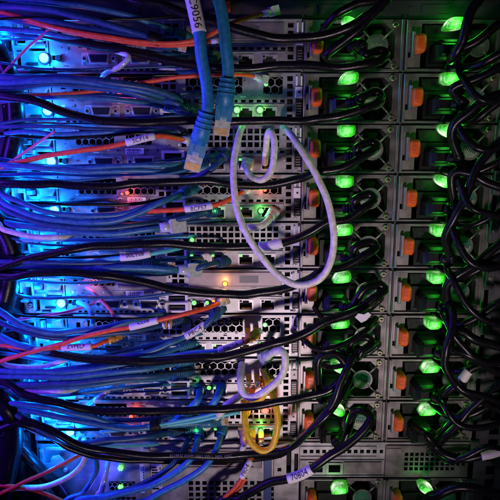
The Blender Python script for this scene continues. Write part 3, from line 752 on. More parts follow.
cord2(4, 'black cord from the fourth right inlet curling down to the right', 3.55, [(452, 176, 40), (470, 174, 46), (490, 184, 50), (530, 192, 50)])
cord2(5, 'black cord crossing steeply upward beside the fifth green light', 3.55, [(445, 238, 40), (455, 218, 46), (466, 196, 48), (482, 160, 50), (530, 130, 50)])
cord2(6, 'black cord rising across the right rack post from the sixth inlet', 3.70, [(448, 285, 40), (472, 266, 46), (500, 244, 50), (530, 230, 50)])
cord2(7, 'thick black cord bending down right from the seventh inlet', 4.16, [(452, 337, 40), (462, 331, 46), (482, 342, 50), (530, 352, 50)])
cord2(8, 'black cord with a blank white tag near its inlet on the right', 3.39, [(448, 392, 40), (462, 380, 46), (472, 368, 48), (500, 362, 50), (530, 362, 50)], tags=[((462, 381), (470, 371), '', {})])
cord2(9, 'black cord from the lowest thin server sweeping up right', 3.39, [(450, 425, 40), (472, 408, 46), (505, 396, 50), (530, 394, 50)])
cable('power_cord', 'black cord ending in a large white tag at the right edge', 'power cord', G2, R_, 3.9, [sock(9, PX2, -8, -4), (424, 432, 30), (436, 446, 34), (447, 456, 40), (464, 459, 44), (485, 454, 46), (530, 448, 46)], tags=[((481, 455), (520, 449), '', {})])
cable('power_cord', 'thick black cord arching along the bottom right corner', 'power cord', G2, R_, 4.4, [(424, 512, 26), (440, 494, 40), (462, 487, 46), (485, 492, 48), (520, 512, 48)])
# further cords seen between the right-hand supplies
G3 = 'loose black cords in front of the fan openings'
for lab, r, pts in [
    ('slim black cord rising to the top edge beside the topmost left fan', 4.4, [sock(1, PX1, 2, 4), (326, 56, 34), (345, 40, 46), (368, 20, 50), (388, -12, 52)]),
    ('second slim cord at the top edge, looping above the topmost green light', 4.0, [(312, 44, -3), (320, 34, 26), (336, 16, 44), (356, 4, 50), (392, -16, 50)]),
    ('black cord with a small bent paper tag above the seventh fan', 3.2, [(292, 330, -3), (304, 340, 36), (322, 350, 46), (345, 344, 46), (366, 330, 40), (376, 318, 22)]),
    ('slim bright-edged cord dropping from the ninth row toward lower left', 3.6, [(180, 461, 6), (225, 460, 22), (272, 457, 30), (292, 447, 42), (306, 434, 52), (326, 416, 56), (340, 398, 50), (350, 380, 40)]),
    ('black cord at the right edge beside the seventh and eighth rows', 5.0, [sock(7, PX2, 10, -6, -6), (446, 352, 40), (458, 351, 50), (476, 358, 56), (500, 372, 52), (530, 376, 50)]),
    ('black cord hanging down the right rack post past rows eight and nine', 4.4, [sock(6, PX2, 12, -6), (450, 306, 40), (452, 326, 52), (446, 350, 56), (448, 372, 54), (466, 392, 52), (530, 420, 50)]),
    ('black cord crossing the lower fan of the right column', 4.2, [(428, 452, -3), (442, 440, 38), (458, 424, 50), (476, 404, 52), (500, 384, 52), (530, 374, 50)]),
    ('black cord bridging the first and second right fans in a slack arc', 3.6, [sock(1, PX2, 14, 4, -10), (462, 78, 40), (476, 96, 50), (494, 100, 52), (530, 84, 50)]),
    ('black cord bridging the second and third right fans in a slack arc', 3.9, [sock(2, PX2, 14, 4, -10), (458, 128, 42), (474, 146, 52), (496, 148, 54), (530, 128, 52)]),
    ('black cord bridging the third and fourth right fans in a slack arc', 3.6, [sock(3, PX2, 14, 4, -10), (458, 180, 42), (470, 206, 54), (492, 214, 56), (530, 220, 52)]),
    ('black cord bridging the fourth and fifth right fans in a slack arc', 4.1, [sock(4, PX2, 14, 4, -10), (452, 226, 44), (464, 256, 54), (486, 268, 56), (530, 262, 52)]),
    ('black cord bridging the fifth and sixth right fans in a slack arc', 3.7, [sock(5, PX2, 14, 4, -10), (450, 274, 44), (466, 304, 54), (490, 322, 56), (530, 326, 52)]),
    ('black cord bridging the sixth and seventh right fans in a slack arc', 4.1, [sock(6, PX2, 14, 4, -10), (446, 318, 44), (460, 344, 54), (486, 362, 56), (530, 360, 52)]),
    ('black cord bridging the seventh and eighth right fans in a slack arc', 3.7, [sock(7, PX2, 14, 4, -10), (446, 362, 44), (460, 388, 54), (484, 396, 56), (530, 408, 52)]),
    ('black cord bridging the eighth and ninth right fans in a slack arc', 3.6, [sock(8, PX2, 14, 4, -10), (444, 404, 44), (458, 424, 54), (482, 428, 56), (530, 420, 52)]),
    ('black cord dropping over the topmost right fan', 4.8, [sock(1, PX2, 12, -6), (452, 60, 40), (462, 40, 52), (470, 12, 56), (486, -20, 54)]),
]:
    o = cable('power_cord', lab, 'power cord', G3, R_, r * .8, pts)
    if 'bent paper' in lab:
        c = at(363, 318, 58); b = MB()
        hp = [(-2, -6), (4, -3), (10, 4), (6, 7.5), (1, 4.6), (-6, 6), (-10, 1)]
        b.prism([(c.x + x * .7, c.z + z * .7) for x, z in hp], c.y - .4, c.y, 0); x = b.build('paper_tag', [M['white']], o, tuple(at(*pts[0]))); x.location = (0, 0, 0)

for n, w in ((1, 'topmost'), (2, 'second'), (3, 'third'), (4, 'fourth'), (5, 'fifth'), (6, 'sixth'), (7, 'seventh'), (8, 'eighth'), (9, 'ninth')):
    q = sock(n, PX2, 6, -2, -12); rr = random.Random(n); y0 = at(0, 0, 0)
    dz = rr.uniform(8, 22); z0 = q[2]
    cable('power_cord', 'slack black cord slung low under the %s power light of the right column' % w, 'power cord', G2, R_, 2.6 + rr.random(),
          [q, (q[0] + 10, -34, z0 - 3, 0), (q[0] + 24, -46, z0 + dz * .4, 0), (q[0] + 44, -50, z0 + dz + 4, 0), (q[0] + 64, -46, z0 + dz * .8, 0), (q[0] + 120, -44, z0 + rr.uniform(-16, 30), 0)])
    if n not in (6, 7): continue
    q = sock(n, PX1, -18, -2, -10); z0 = q[2]
    cable('power_cord', 'slack black cord arching over the %s fan of the left column' % w, 'power cord', G3, R_, 2.3 + rr.random() * .6,
          [q, (q[0] + 6, -30, z0 - 2, 0), (q[0] + 20, -40, z0 + 2, 0), (q[0] + 36, -42, z0 + 12 + rr.uniform(-3, 3), 0), (q[0] + 52, -34, z0 + 22, 0), (q[0] + 58, -22, z0 + 15, 0), (q[0] + 46, -20, z0 + 5, 0), (q[0] + 34, -8, z0 + 2, 0), (q[0] + 28, 6, z0 + 4, 0)])

# ---- blue network cables
B, DB = M['blue'], M['deep']
GB = 'blue network cables'
cable('network_cable', 'bright blue hanging network cable with C9056 tag and ribbed boot', 'network cable', GB, B, 4.6, [(184, -30, 75), (192, 0, 75), (199, 32, 75), (204, 70, 74), (207.2, 96, 73), (207, 108, 73), (204.8, 120, 72)],
      tags=[((190, -4), (199.5, 33), 'C9056', dict(size=8.2))], ends=[rj_plug(1, B, 4.6, 1.12)])
cable('network_cable', 'bright blue hanging network cable with no tag, right of the C9056 one', 'network cable', GB, B, 4.6, [(212, -30, 70), (218, 0, 70), (224, 30, 70), (227.5, 55, 70), (228.4, 72, 69), (227, 86, 68)], ends=[rj_plug(1, B, 4.6, 1.05)])
DBC = [
    ('deep blue cable running from the top left corner to a black strap', DB, 4.2, [(-30, 8, 34), (0, 6, 34), (40, 9, 34), (90, 19, 32), (130, 32, 28), (160, 41, 26), (185, 50, 14)], [tie(153, 39)]),
    ('deep blue cable under the top left one, ending at the black strap', DB, 4.4, [(-30, 14, 30), (10, 17, 30), (60, 24, 30), (100, 31, 28), (135, 38, 26), (160, 43, 24)], []),
    ('thin blue cable lowest of the upper left fan, above the orange one', DB, 2.6, [(-30, 20, 24), (20, 22, 24), (70, 32, 24), (120, 42, 22), (160, 46, 20), (195, 52, 8)], []),
    ('thick deep blue cable over the second server, upper of a pair', DB, 4.6, [(-30, 78, 40), (20, 78, 40), (60, 78, 38), (110, 82, 36), (145, 88, 30), (172, 96, 20), (186, 107, 8)], []),
    ('thick deep blue cable over the second server, lower of a pair', DB, 4.2, [(-30, 88, 36), (20, 87, 36), (60, 84, 34), (110, 89, 30), (145, 96, 26), (170, 103, 14), (182, 110, 6)], []),
    ('thin blue cable ending in a pale latch beside the third server ports', M['slate'], 3.0, [(-30, 170, 34), (30, 168, 34), (80, 168, 32), (130, 166, 30), (165, 165, 24), (188, 163, 8)], []),
    ('blue cable sagging then rising to the fourth server honeycomb', M['slate'], 4.0, [(-30, 190, 40), (10, 206, 40), (40, 217, 40), (75, 222, 38), (110, 221, 36), (140, 213, 32), (165, 201, 26), (186, 192, 8)], []),
    ('blue cable with a pale grey boot below the fourth server', M['slate'], 4.2, [(-30, 215, 36), (15, 225, 36), (60, 230, 36), (115, 234, 34), (150, 229, 28), (168, 227, 22)], [small_plug(1, M['clear'], 3.8, 16)]),
    ('thin blue cable just under the fourth server ports', DB, 3.0, [(-30, 222, 26), (30, 224, 26), (90, 226, 26), (140, 224, 24), (180, 216, 10)], []),
    ('blue cable running straight below the tagged aqua cable', M['slate'], 4.4, [(-30, 268, 40), (30, 265, 38), (70, 268, 36), (120, 268, 34), (160, 269, 30), (186, 270, 20)], [small_plug(1, M['clear'], 3.6, 14)]),
    ('thin deep blue cable over the fifth server corner light', DB, 3.0, [(-30, 262, 46), (20, 262, 44), (60, 263, 40), (110, 263, 32), (150, 265, 26)], []),
    ('blue cable sweeping down from left edge to below the sixth server', M['slate'], 4.4, [(-30, 292, 48), (0, 312, 46), (25, 326, 44), (55, 333, 40), (95, 329, 34), (128, 322, 26), (152, 317, 14), (165, 313, -4)], []),
    ('blue cable rising to a pale tagged boot at the seventh server', M['slate'], 4.2, [(-30, 330, 36), (20, 345, 36), (60, 354, 34), (105, 358, 32), (145, 353, 30), (170, 343, 26), (183, 338, 22), (204, 326, 18), (216, 314, 6)], [], [((185, 337), (205, 326), 'P8C4', {})]),
    ('blue cable upper of the wide pair at the eighth server', M['slate'], 4.2, [(-30, 374, 40), (10, 376, 40), (60, 377, 38), (110, 373, 34), (150, 368, 28), (182, 362, 10)], []),
    ('blue cable lower of the wide pair at the eighth server', DB, 4.4, [(-30, 384, 40), (10, 385, 40), (60, 384, 38), (110, 379, 34), (150, 376, 28), (180, 372, 10)], []),
    ('thin blue cable crossing the eighth server corner', M['slate'], 2.8, [(-30, 366, 30), (20, 374, 30), (70, 368, 30), (110, 364, 26), (160, 362, 12)], []),
    ('blue cable over the lowest blue light, ending near the red lights', M['slate'], 4.0, [(-30, 408, 44), (15, 409, 44), (45, 414, 42), (85, 422, 38), (125, 429, 34), (160, 426, 30), (205, 423, 22)], []),
    ('deep blue cable below the lowest blue light', DB, 4.4, [(-30, 412, 48), (10, 412, 46), (40, 430, 44), (75, 443, 40), (115, 440, 36), (150, 436, 28), (176, 432, 10)], []),
    ('blue cable at the bottom rising to the ninth server, left of a pair', B, 4.4, [(70, 512, 44), (105, 498, 42), (140, 489, 38), (168, 477, 36), (188, 462, 36), (196, 448, 26), (199, 434, 6)], []),
    ('blue cable at the bottom rising to the ninth server, right of a pair', B, 4.4, [(120, 520, 44), (150, 499, 40), (180, 483, 38), (205, 466, 36), (217, 448, 26), (222, 432, 6)], []),
    ('short blue cable curving down left from the eighth server first port', B, 4.2, [(199, 389, 4), (199, 394, 18), (196, 402, 24), (186, 412, 20), (172, 422, 10)], [rj_plug(0, B, 3.4, .7)]),
    ('short blue cable curving down left from the eighth server second port', B, 4.2, [(221, 388, 4), (219, 393, 18), (215, 401, 24), (206, 412, 20), (195, 424, 8)], [rj_plug(0, B, 3.4, .7)]),
    ('blue cable plugged in the third server beside the hanging plug', DB, 4.0, [(224, 157, 4), (219, 163, 18), (210, 170, 22), (196, 176, 18), (180, 180, 8)], [rj_plug(0, DB, 3.4, .7)]),
    ('blue cable plugged in the fourth server under the BCF57 tag', DB, 3.8, [(212, 212, 4), (200, 214, 18), (186, 218, 22), (165, 220, 20), (130, 218, 10)], [rj_plug(0, DB, 3.4, .7)]),
    ('blue cable plugged in the fifth server beside the amber port light', DB, 3.8, [(222, 262, 4), (212, 264, 16), (200, 268, 20), (186, 274, 14)], [rj_plug(0, DB, 3.4, .75)]),
    ('blue cable leaving the sixth server port down to the lower left', DB, 3.8, [(219, 306, 4), (216, 314, 16), (208, 324, 20), (196, 332, 18)], [rj_plug(0, DB, 3.2, .7)]),
    ('blue cable plugged in the second server near its green light', DB, 3.8, [(190, 112, 3), (184, 108, 16), (172, 102, 20), (150, 99, 14)], [rj_plug(0, DB, 3.2, .7)]),
    ('blue cable with lit ports at the top server, short and dark', DB, 3.6, [(212, 60, 3), (206, 66, 14), (196, 72, 16), (176, 74, 10)], [rj_plug(0, DB, 3.0, .7)]),
]
DBC += [
    ('slim blue cable at the top edge above the upper left blue fan', M['slate'], 3.4, [(-30, -2, 30), (20, 0, 30), (80, 6, 28), (130, 16, 22), (160, 26, 14), (180, 34, 4)], []),
    ('slim blue cable between the upper left blue fan and the orange lead', M['slate'], 3.2, [(-30, 30, 26), (20, 30, 26), (70, 38, 24), (120, 48, 20), (170, 56, 6)], []),
    ('slim blue cable sandwiched inside the pair over the second server', M['slate'], 3.6, [(-30, 83, 42), (20, 82, 42), (70, 80, 40), (115, 86, 34), (150, 93, 26), (176, 101, 12), (190, 112, 4)], []),
    ('slim blue cable low over the second server video port', M['slate'], 3.2, [(-30, 104, 26), (30, 98, 28), (80, 97, 26), (130, 101, 20), (170, 108, 4)], []),
    ('slim blue cable running above the SCF14 lead', M['slate'], 3.0, [(-30, 140, 28), (20, 132, 28), (70, 134, 24), (120, 132, 18), (160, 134, 4)], []),
    ('slim blue cable at the foot of the third server', M['slate'], 3.4, [(-30, 164, 38), (20, 166, 38), (70, 171, 34), (130, 171, 28), (170, 170, 20), (206, 160, 4)], []),
    ('slim blue cable just over the sagging blue one at the fourth server', M['slate'], 3.4, [(-30, 184, 44), (10, 198, 44), (45, 211, 42), (80, 216, 38), (115, 215, 34), (150, 206, 26), (178, 196, 6)], []),
    ('slim blue cable beneath the sagging blue one at the fourth server', DB, 3.6, [(-30, 200, 40), (15, 214, 40), (50, 225, 38), (90, 228, 36), (130, 226, 30), (165, 222, 20), (196, 214, 4)], []),
    ('slim blue cable pressed against the straight one below the aqua tag', M['slate'], 3.4, [(-30, 276, 40), (30, 272, 38), (80, 273, 36), (130, 273, 32), (170, 273, 20), (196, 266, 4)], []),
    ('slim blue cable inside the sweep below the sixth server corner light', DB, 3.6, [(-30, 304, 44), (0, 322, 44), (28, 333, 42), (60, 338, 38), (100, 335, 32), (140, 330, 22), (176, 322, 4)], []),
    ('slim blue cable alongside the P8C4 tagged one', M['slate'], 3.4, [(-30, 336, 32), (20, 350, 32), (70, 359, 30), (115, 361, 26), (150, 357, 20), (185, 346, 4)], []),
    ('slim blue cable on top of the wide blue pair', M['slate'], 3.6, [(-30, 370, 42), (10, 371, 42), (60, 372, 38), (110, 367, 32), (150, 362, 20), (190, 354, 4)], []),
    ('slim blue cable beneath the wide blue pair', M['slate'], 3.6, [(-30, 390, 38), (20, 390, 38), (70, 387, 34), (120, 382, 26), (165, 378, 8), (176, 377, 2)], []),
    ('slim blue cable over the lowest blue light, upper edge of its fan', M['slate'], 3.6, [(-30, 403, 46), (15, 404, 46), (50, 408, 42), (90, 417, 36), (130, 427, 28), (175, 424, 10)], []),
    ('slim blue cable over the lowest blue light, lower edge of its fan', M['slate'], 3.4, [(-30, 420, 44), (20, 420, 44), (55, 439, 40), (95, 443, 34), (140, 437, 26), (190, 430, 6)], []),
    ('slim blue cable at the bottom edge, left of the rising pair', DB, 3.8, [(40, 520, 36), (80, 502, 36), (120, 492, 34), (150, 480, 30), (176, 462, 26), (185, 446, 14), (190, 434, 4)], []),
]
for e in DBC:
    ends = list(e[4])
    if not ends or ends[0].__name__ == 'strap_end': ends.append(rj_plug(1, e[1], e[2] * .8, .62))
    cable('network_cable', e[0], 'network cable', GB, e[1], e[2] * (.69 if len(e[4]) == 0 or 'short' not in e[0] else .8), e[3], tags=e[5] if len(e) > 5 else (), ends=ends)

# ---- aqua, orange, pink and pale patch leads
GF = 'thin fibre patch leads'
A, RD, PK, CR, YE = M['teal'], M['red'], M['pink'], M['cream'], M['yellow']
FIB = [
    ('patch_lead', 'aqua patch lead with a large white tag at the fifth server', A, 2.8, [(-30, 285, 30), (20, 277, 30), (60, 268, 30), (100, 260, 30), (135, 257, 32), (165, 251, 26), (188, 246, 8)], [((120, 258), (151, 254), '00LY08', dict(roll=.45))], []),
    ('patch_lead', 'aqua patch lead with P8CSA tag and twin amber connectors', A, 2.6, [(120, 358, 24), (160, 357, 26), (195, 352, 30), (220, 350, 32), (243, 342, 30), (250, 338, 26)], [((218, 350), (243, 342), 'P8CSA', {})], [small_plug(1, M['gold'], 2.6, 9, M['cream'])]),
    ('patch_lead', 'aqua patch lead lying over the blue cables of the ninth server', A, 2.6, [(-30, 400, 40), (20, 410, 40), (60, 416, 38), (110, 425, 34), (150, 427, 30), (190, 422, 28), (240, 412, 24)], [], []),
    ('patch_lead', 'second aqua patch lead, joined by a dark clip at the ninth server', A, 2.2, [(100, 432, 32), (140, 428, 32), (170, 423, 32), (200, 417, 28), (235, 409, 20)], [], [tie(155, 425, 9)]),
    ('patch_lead', 'aqua lead bending down beside the sixth server corner light', A, 3.2, [(78, 302, 4), (86, 306, 14), (92, 314, 20), (92, 326, 22), (86, 336, 18)], [], []),
    ('patch_lead', 'orange fibre lead running under the upper left blue fan', RD, 2.6, [(-30, 6, 34), (0, 12, 32), (50, 26, 32), (100, 36, 32), (145, 42, 30), (180, 43, 30), (205, 37, 28), (235, 22, 24), (270, 12, 10)], [], []),
    ('patch_lead', 'orange fibre lead just below the first, sharing its black strap', RD, 2.0, [(-30, 14, 30), (10, 18, 30), (60, 30, 30), (110, 40, 30), (150, 45, 28), (190, 45, 28), (220, 40, 22)], [], []),
    ('patch_lead', 'thin violet lead slanting up from the left edge at the first server', PK, 1.5, [(-20, 96, 30), (0, 77, 30), (25, 50, 28), (52, 27, 26)], [], []),
    ('patch_lead', 'dark red fibre lead beneath the thick blue pair', RD, 2.2, [(-30, 98, 30), (20, 95, 30), (60, 94, 28), (100, 91, 24), (115, 88, 18)], [], []),
    ('patch_lead', 'orange fibre lead crossing behind the hanging blue cables', RD, 2.4, [(110, 86, 20), (135, 84, 26), (170, 78, 28), (205, 76, 26), (240, 74, 20), (260, 78, 6)], [], []),
    ('patch_lead', 'orange fibre lead with SCF14 tag', RD, 3.0, [(-30, 172, 36), (0, 167, 36), (40, 157, 34), (80, 151, 34), (110, 146, 34), (130, 142, 34), (152, 137, 30), (170, 137, 22), (190, 141, 6)], [((127, 143), (154, 137), 'SCF14', {})], []),
    ('patch_lead', 'thin violet lead slanting up to the third server corner', PK, 1.4, [(-20, 178, 34), (0, 168, 34), (28, 150, 32), (55, 131, 30)], [], []),
    ('patch_lead', 'orange fibre lead with BCF57 tag', RD, 3.0, [(-20, 222, 14), (60, 218, 18), (110, 214, 24), (150, 211, 30), (185, 209, 34), (212, 206, 34), (230, 199, 26), (248, 189, 6)], [((186, 209), (212, 206), 'BCF57', dict(roll=-.25))], []),
    ('patch_lead', 'short pink lead dropping from the sixth server red lights', PK, 2.2, [(86, 288, 3), (94, 293, 14), (105, 304, 20), (113, 314, 22), (117, 326, 22), (114, 338, 10)], [], []),
    ('patch_lead', 'orange fibre lead with a blank-faced white tag and amber tip at the sixth server', RD, 2.8, [(-30, 368, 40), (10, 358, 40), (50, 347, 40), (90, 335, 40), (130, 327, 40), (160, 320, 38), (190, 313, 34), (212, 306, 22), (222, 302, 6)], [((131, 327), (159, 320), 'CL08', dict(roll=.7))], []),
    ('patch_lead', 'orange fibre lead with a pale tag near the seventh server amber clips', RD, 2.6, [(-30, 345, 34), (10, 346, 34), (35, 349, 36), (62, 348, 38), (92, 346, 38), (104, 342, 34), (114, 338, 24)], [((63, 348.5), (92, 346), 'ZVPELF', dict(roll=.2))], [small_plug(1, M['gold'], 2.2, 7)]),
    ('patch_lead', 'short orange fibre lead with an upright ribbed tag at the bottom', RD, 2.6, [(208, 520, 30), (222, 500, 32), (235, 487, 34), (243, 476, 34), (250, 462, 32), (257, 453, 14)], [((242, 478), (250.5, 461), 'P804', dict(size=4.6))], []),
    ('patch_lead', 'second short orange fibre lead beside the upright ribbed tag', RD, 2.2, [(216, 520, 26), (228, 500, 28), (239, 489, 30), (246, 478, 30)], [], []),
    ('patch_lead', 'red lead fanning up from the dark bundle at bottom left', RD, 2.6, [(-20, 510, 40), (15, 487, 40), (45, 473, 38), (70, 460, 34), (84, 453, 28)], [], []),
    ('patch_lead', 'red lead fanning down from the dark bundle at bottom left', RD, 2.6, [(-20, 486, 38), (15, 487, 38), (40, 492, 36), (65, 502, 34), (100, 520, 30)], [], []),
    ('patch_lead', 'pale dotted lead curving upward from the dark bundle at bottom left', CR, 3.0, [(-20, 492, 36), (15, 488, 36), (45, 487, 36), (68, 477, 34), (82, 464, 32), (86, 450, 26), (84, 440, 8)], [], []),
    ('patch_lead', 'pale lead at the left edge over the eighth server corner light', CR, 3.0, [(-20, 380, 40), (15, 388, 40), (40, 392, 38), (66, 391, 34), (84, 388, 18)], [], []),
    ('patch_lead', 'pale lead sagging below the seventh server corner', CR, 2.6, [(-20, 360, 34), (10, 366, 34), (40, 367, 32), (65, 360, 28), (90, 352, 10)], [], []),
    ('patch_lead', 'pale violet lead at the left edge near the fourth server', CR, 2.6, [(-20, 220, 46), (5, 230, 46), (30, 236, 42), (60, 237, 34), (80, 236, 20)], [], []),
    ('patch_lead', 'violet lead with a bent clear connector at the first server', M['clear'], 2.6, [(104, 44, 12), (118, 52, 24), (128, 57, 30), (120, 66, 30), (108, 72, 22), (96, 80, 8)], [], []),
    ('patch_lead', 'clear ended lead lying slanted at the eighth server serial port', M['clear'], 3.0, [(88, 405, 10), (98, 398, 22), (108, 390, 22), (116, 384, 8)], [], []),
    ('patch_lead', 'clear ended lead standing upright at the bottom storage server', M['clear'], 3.0, [(96, 510, 30), (102, 490, 28), (106, 474, 24), (108, 462, 8)], [], []),
    ('patch_lead', 'big off-white cable making the large loop in the middle', CR, 3.4, [(283, 127, 8), (288, 132, 30), (300, 148, 48), (318, 177, 58), (330, 212, 62), (334, 240, 62), (330, 265, 62), (317, 281, 60), (299, 285, 58), (279, 275, 56), (259, 254, 54), (245, 231, 50), (236.5, 204, 44), (233, 178, 38), (235, 152, 28), (240, 134, 20), (243, 124, 6)], [], []),
    ('patch_lead', 'short off-white cable making the small loop inside the large one', CR, 3.3, [(247, 165, 4), (247, 170, 20), (252, 178, 30), (261, 181, 34), (270, 173, 34), (274.5, 156, 34), (274, 140, 32), (270, 132, 28), (267, 137, 22), (266, 152, 14), (265, 164, 4)], [], [small_plug(0, M['cream'], 3.2, 8)]),
    ('patch_lead', 'short off-white cable hooked into the fourth server port', CR, 3.6, [(240, 228, 26), (250, 227, 28), (260, 226, 26), (268, 221, 20), (272, 215, 6)], [], [small_plug(1, M['clear'], 3.2, 6)]),
    ('patch_lead', 'off-white cable making the short loop at the eighth server', CR, 3.9, [(266, 357, 8), (273, 353, 24), (281, 351, 32), (285, 359, 36), (282, 375, 38), (269, 388, 40), (254, 397, 38), (244, 393, 34), (240, 379, 26), (242, 364, 6)], [], [small_plug(0, M['clear'], 3.4, 7)]),
    ('patch_lead', 'pale stubby cable slanting under the short white loop', CR, 4.2, [(244, 393, 22), (236, 399, 30), (226, 407, 32), (215, 418, 18), (206, 428, 4)], [], []),
    ('patch_lead', 'small white plugged lead left of the yellow loop bottom', CR, 3.2, [(243, 434, 4), (243, 440, 14), (244, 446, 18), (240, 453, 12)], [], [small_plug(0, M['cream'], 3.0, 7)]),
    ('patch_lead', 'yellow cable looping below the eighth server red light', YE, 3.5, [(247, 397, 6), (244, 408, 20), (246, 428, 30), (251, 442, 34), (261, 450, 36), (270, 448, 36), (276, 436, 36), (278, 421, 34), (275, 402, 28), (269, 386, 8)], [], [small_plug(0, M['gold'], 3.4, 8), small_plug(1, M['gold'], 3.6, 8)]),
]
for n_, lab, mt, r_, pts, tg, en in FIB:
    if mt is RD and not en and pts[-1][2] < 25: en = [small_plug(1, M['clear'], r_ * .9, 8)]
    r_ *= .74 if mt in (RD, PK, A) else .88
    cable(n_, lab, 'patch lead', GF, mt, r_, pts, tags=tg, ends=en)

EX = [
    ('hair-thin blue lead above the first server corner', DB, 1.6, [(-20, 34, 20), (30, 36, 20), (80, 40, 18), (120, 50, 10), (140, 58, -3)]),
    ('thin violet lead just under the thick blue pair', M['pink'], 1.3, [(-20, 104, 24), (40, 99, 24), (90, 98, 20), (140, 104, 10), (170, 106, -3)]),
    ('thin dark blue lead along the lower rim of the second server', DB, 1.8, [(-20, 128, 26), (40, 126, 26), (100, 129, 20), (150, 130, 14), (180, 133, -3)]),
    ('thin blue lead just above the long black cord at the third server', M['slate'], 1.8, [(-20, 176, 30), (40, 174, 30), (110, 175, 24), (170, 172, 12), (215, 165, -3)]),
    ('thin dark lead crossing the fourth server corner light', DB, 1.9, [(-20, 200, 30), (30, 206, 28), (70, 203, 22), (105, 200, 10), (120, 204, -3)]),
    ('thin aqua lead under the blue cable with the grey boot', A, 1.7, [(-20, 244, 34), (40, 240, 34), (100, 240, 26), (150, 237, 18), (200, 236, -3)]),
    ('thin blue lead between the two middle black cords', M['slate'], 2.0, [(-20, 258, 28), (60, 261, 26), (130, 262, 22), (190, 258, 10), (205, 260, -3)]),
    ('thin violet lead across the sixth server corner', M['pink'], 1.4, [(-20, 322, 26), (30, 318, 26), (70, 311, 20), (98, 302, -3)]),
    ('thin blue lead rising to the seventh server honeycomb', M['slate'], 1.9, [(-20, 352, 26), (60, 361, 26), (120, 352, 22), (170, 340, 14), (205, 333, -3)]),
    ('thin blue lead under the wide blue pair', M['slate'], 2.0, [(-20, 394, 34), (40, 396, 32), (90, 392, 26), (140, 386, 14), (175, 384, -3)]),
    ('thin dark lead just below the long black cord at the eighth server', DB, 2.2, [(-10, 402, 40), (40, 414, 36), (90, 421, 30), (150, 419, 20), (195, 414, -3)]),
    ('thin aqua lead at the ninth server, lowest of its fan', A, 1.8, [(-10, 415, 44), (40, 434, 40), (80, 446, 34), (120, 446, 24), (165, 444, -3)]),
    ('blue lead dropping from the ninth server corner to the bottom edge', M['slate'], 2.6, [(84, 440, -3), (92, 450, 16), (96, 470, 24), (84, 492, 30), (60, 515, 34)]),
]
EX += [('second short yellow cable tucked behind the top of the yellow loop', YE, 3.0, [(263, 370, 4), (267, 383, 14), (262, 397, 18), (251, 404, 16), (247, 414, 4)])]
rs = random.Random(21)
for k in range(22):
    y = 20 + k * 19.5 + rs.uniform(-6, 6); h = rs.uniform(16, 40); e = rs.uniform(150, 232); sag = rs.uniform(-3, 9)
    o = cable('patch_lead', 'fine dark blue strand threading through the left cable fans', 'patch lead', 'fine dark strands among the left cables', M['deep'] if k % 3 else M['rubber'], rs.uniform(1.0, 1.7),
              [(-20, y + rs.uniform(-8, 8), h + 6), (30, y + sag * .7, h), (80, y + sag, h * .9), (e * .72, y + sag * .6 + rs.uniform(-4, 2), h * .7), (e - 8, y - rs.uniform(0, 6), 9), (e, y - rs.uniform(0, 6), -3)])
for lab, mt, r_, pts in EX: cable('patch_lead', lab, 'patch lead', GF, mt, r_, pts)

# amber transceiver clips standing in ports
for px, py, lab in [(252, 333, 'amber twin fibre clip at the seventh server beside the P8CSA tag'), (253, 379, 'amber twin fibre clip inside the short white loop'), (257, 436, 'small amber fibre clip inside the yellow loop'),
                    (112, 338, 'amber clip beside the blank-faced white tag on the left'), (169, 322, 'amber clip under the orange lead at the sixth server')]:
    c = at(px, py, 6); r = empty('fibre_clip', tuple(c)); w = 1 if px > 200 else .55
    for s in (-1, 1):
        b = MB(); b.box(s * 4 * w - 2.6 * w, s * 4 * w + 2.6 * w, -10, 6, -3.4, 3.4, 0, .8); b.box(s * 4 * w - 1.6 * w, s * 4 * w + 1.6 * w, -15, -10, -2, 2, 1, .5)
        b.tube([(s * 4 * w, -14, 0), (s * 4.6 * w, -18, 2), (s * 5.4 * w, -18, 5)], 1.2, 1, 8)
        b.build('connector', [M['gold'], M['cream']], r)
    tag(r, lab, 'connector', 'amber fibre clips')

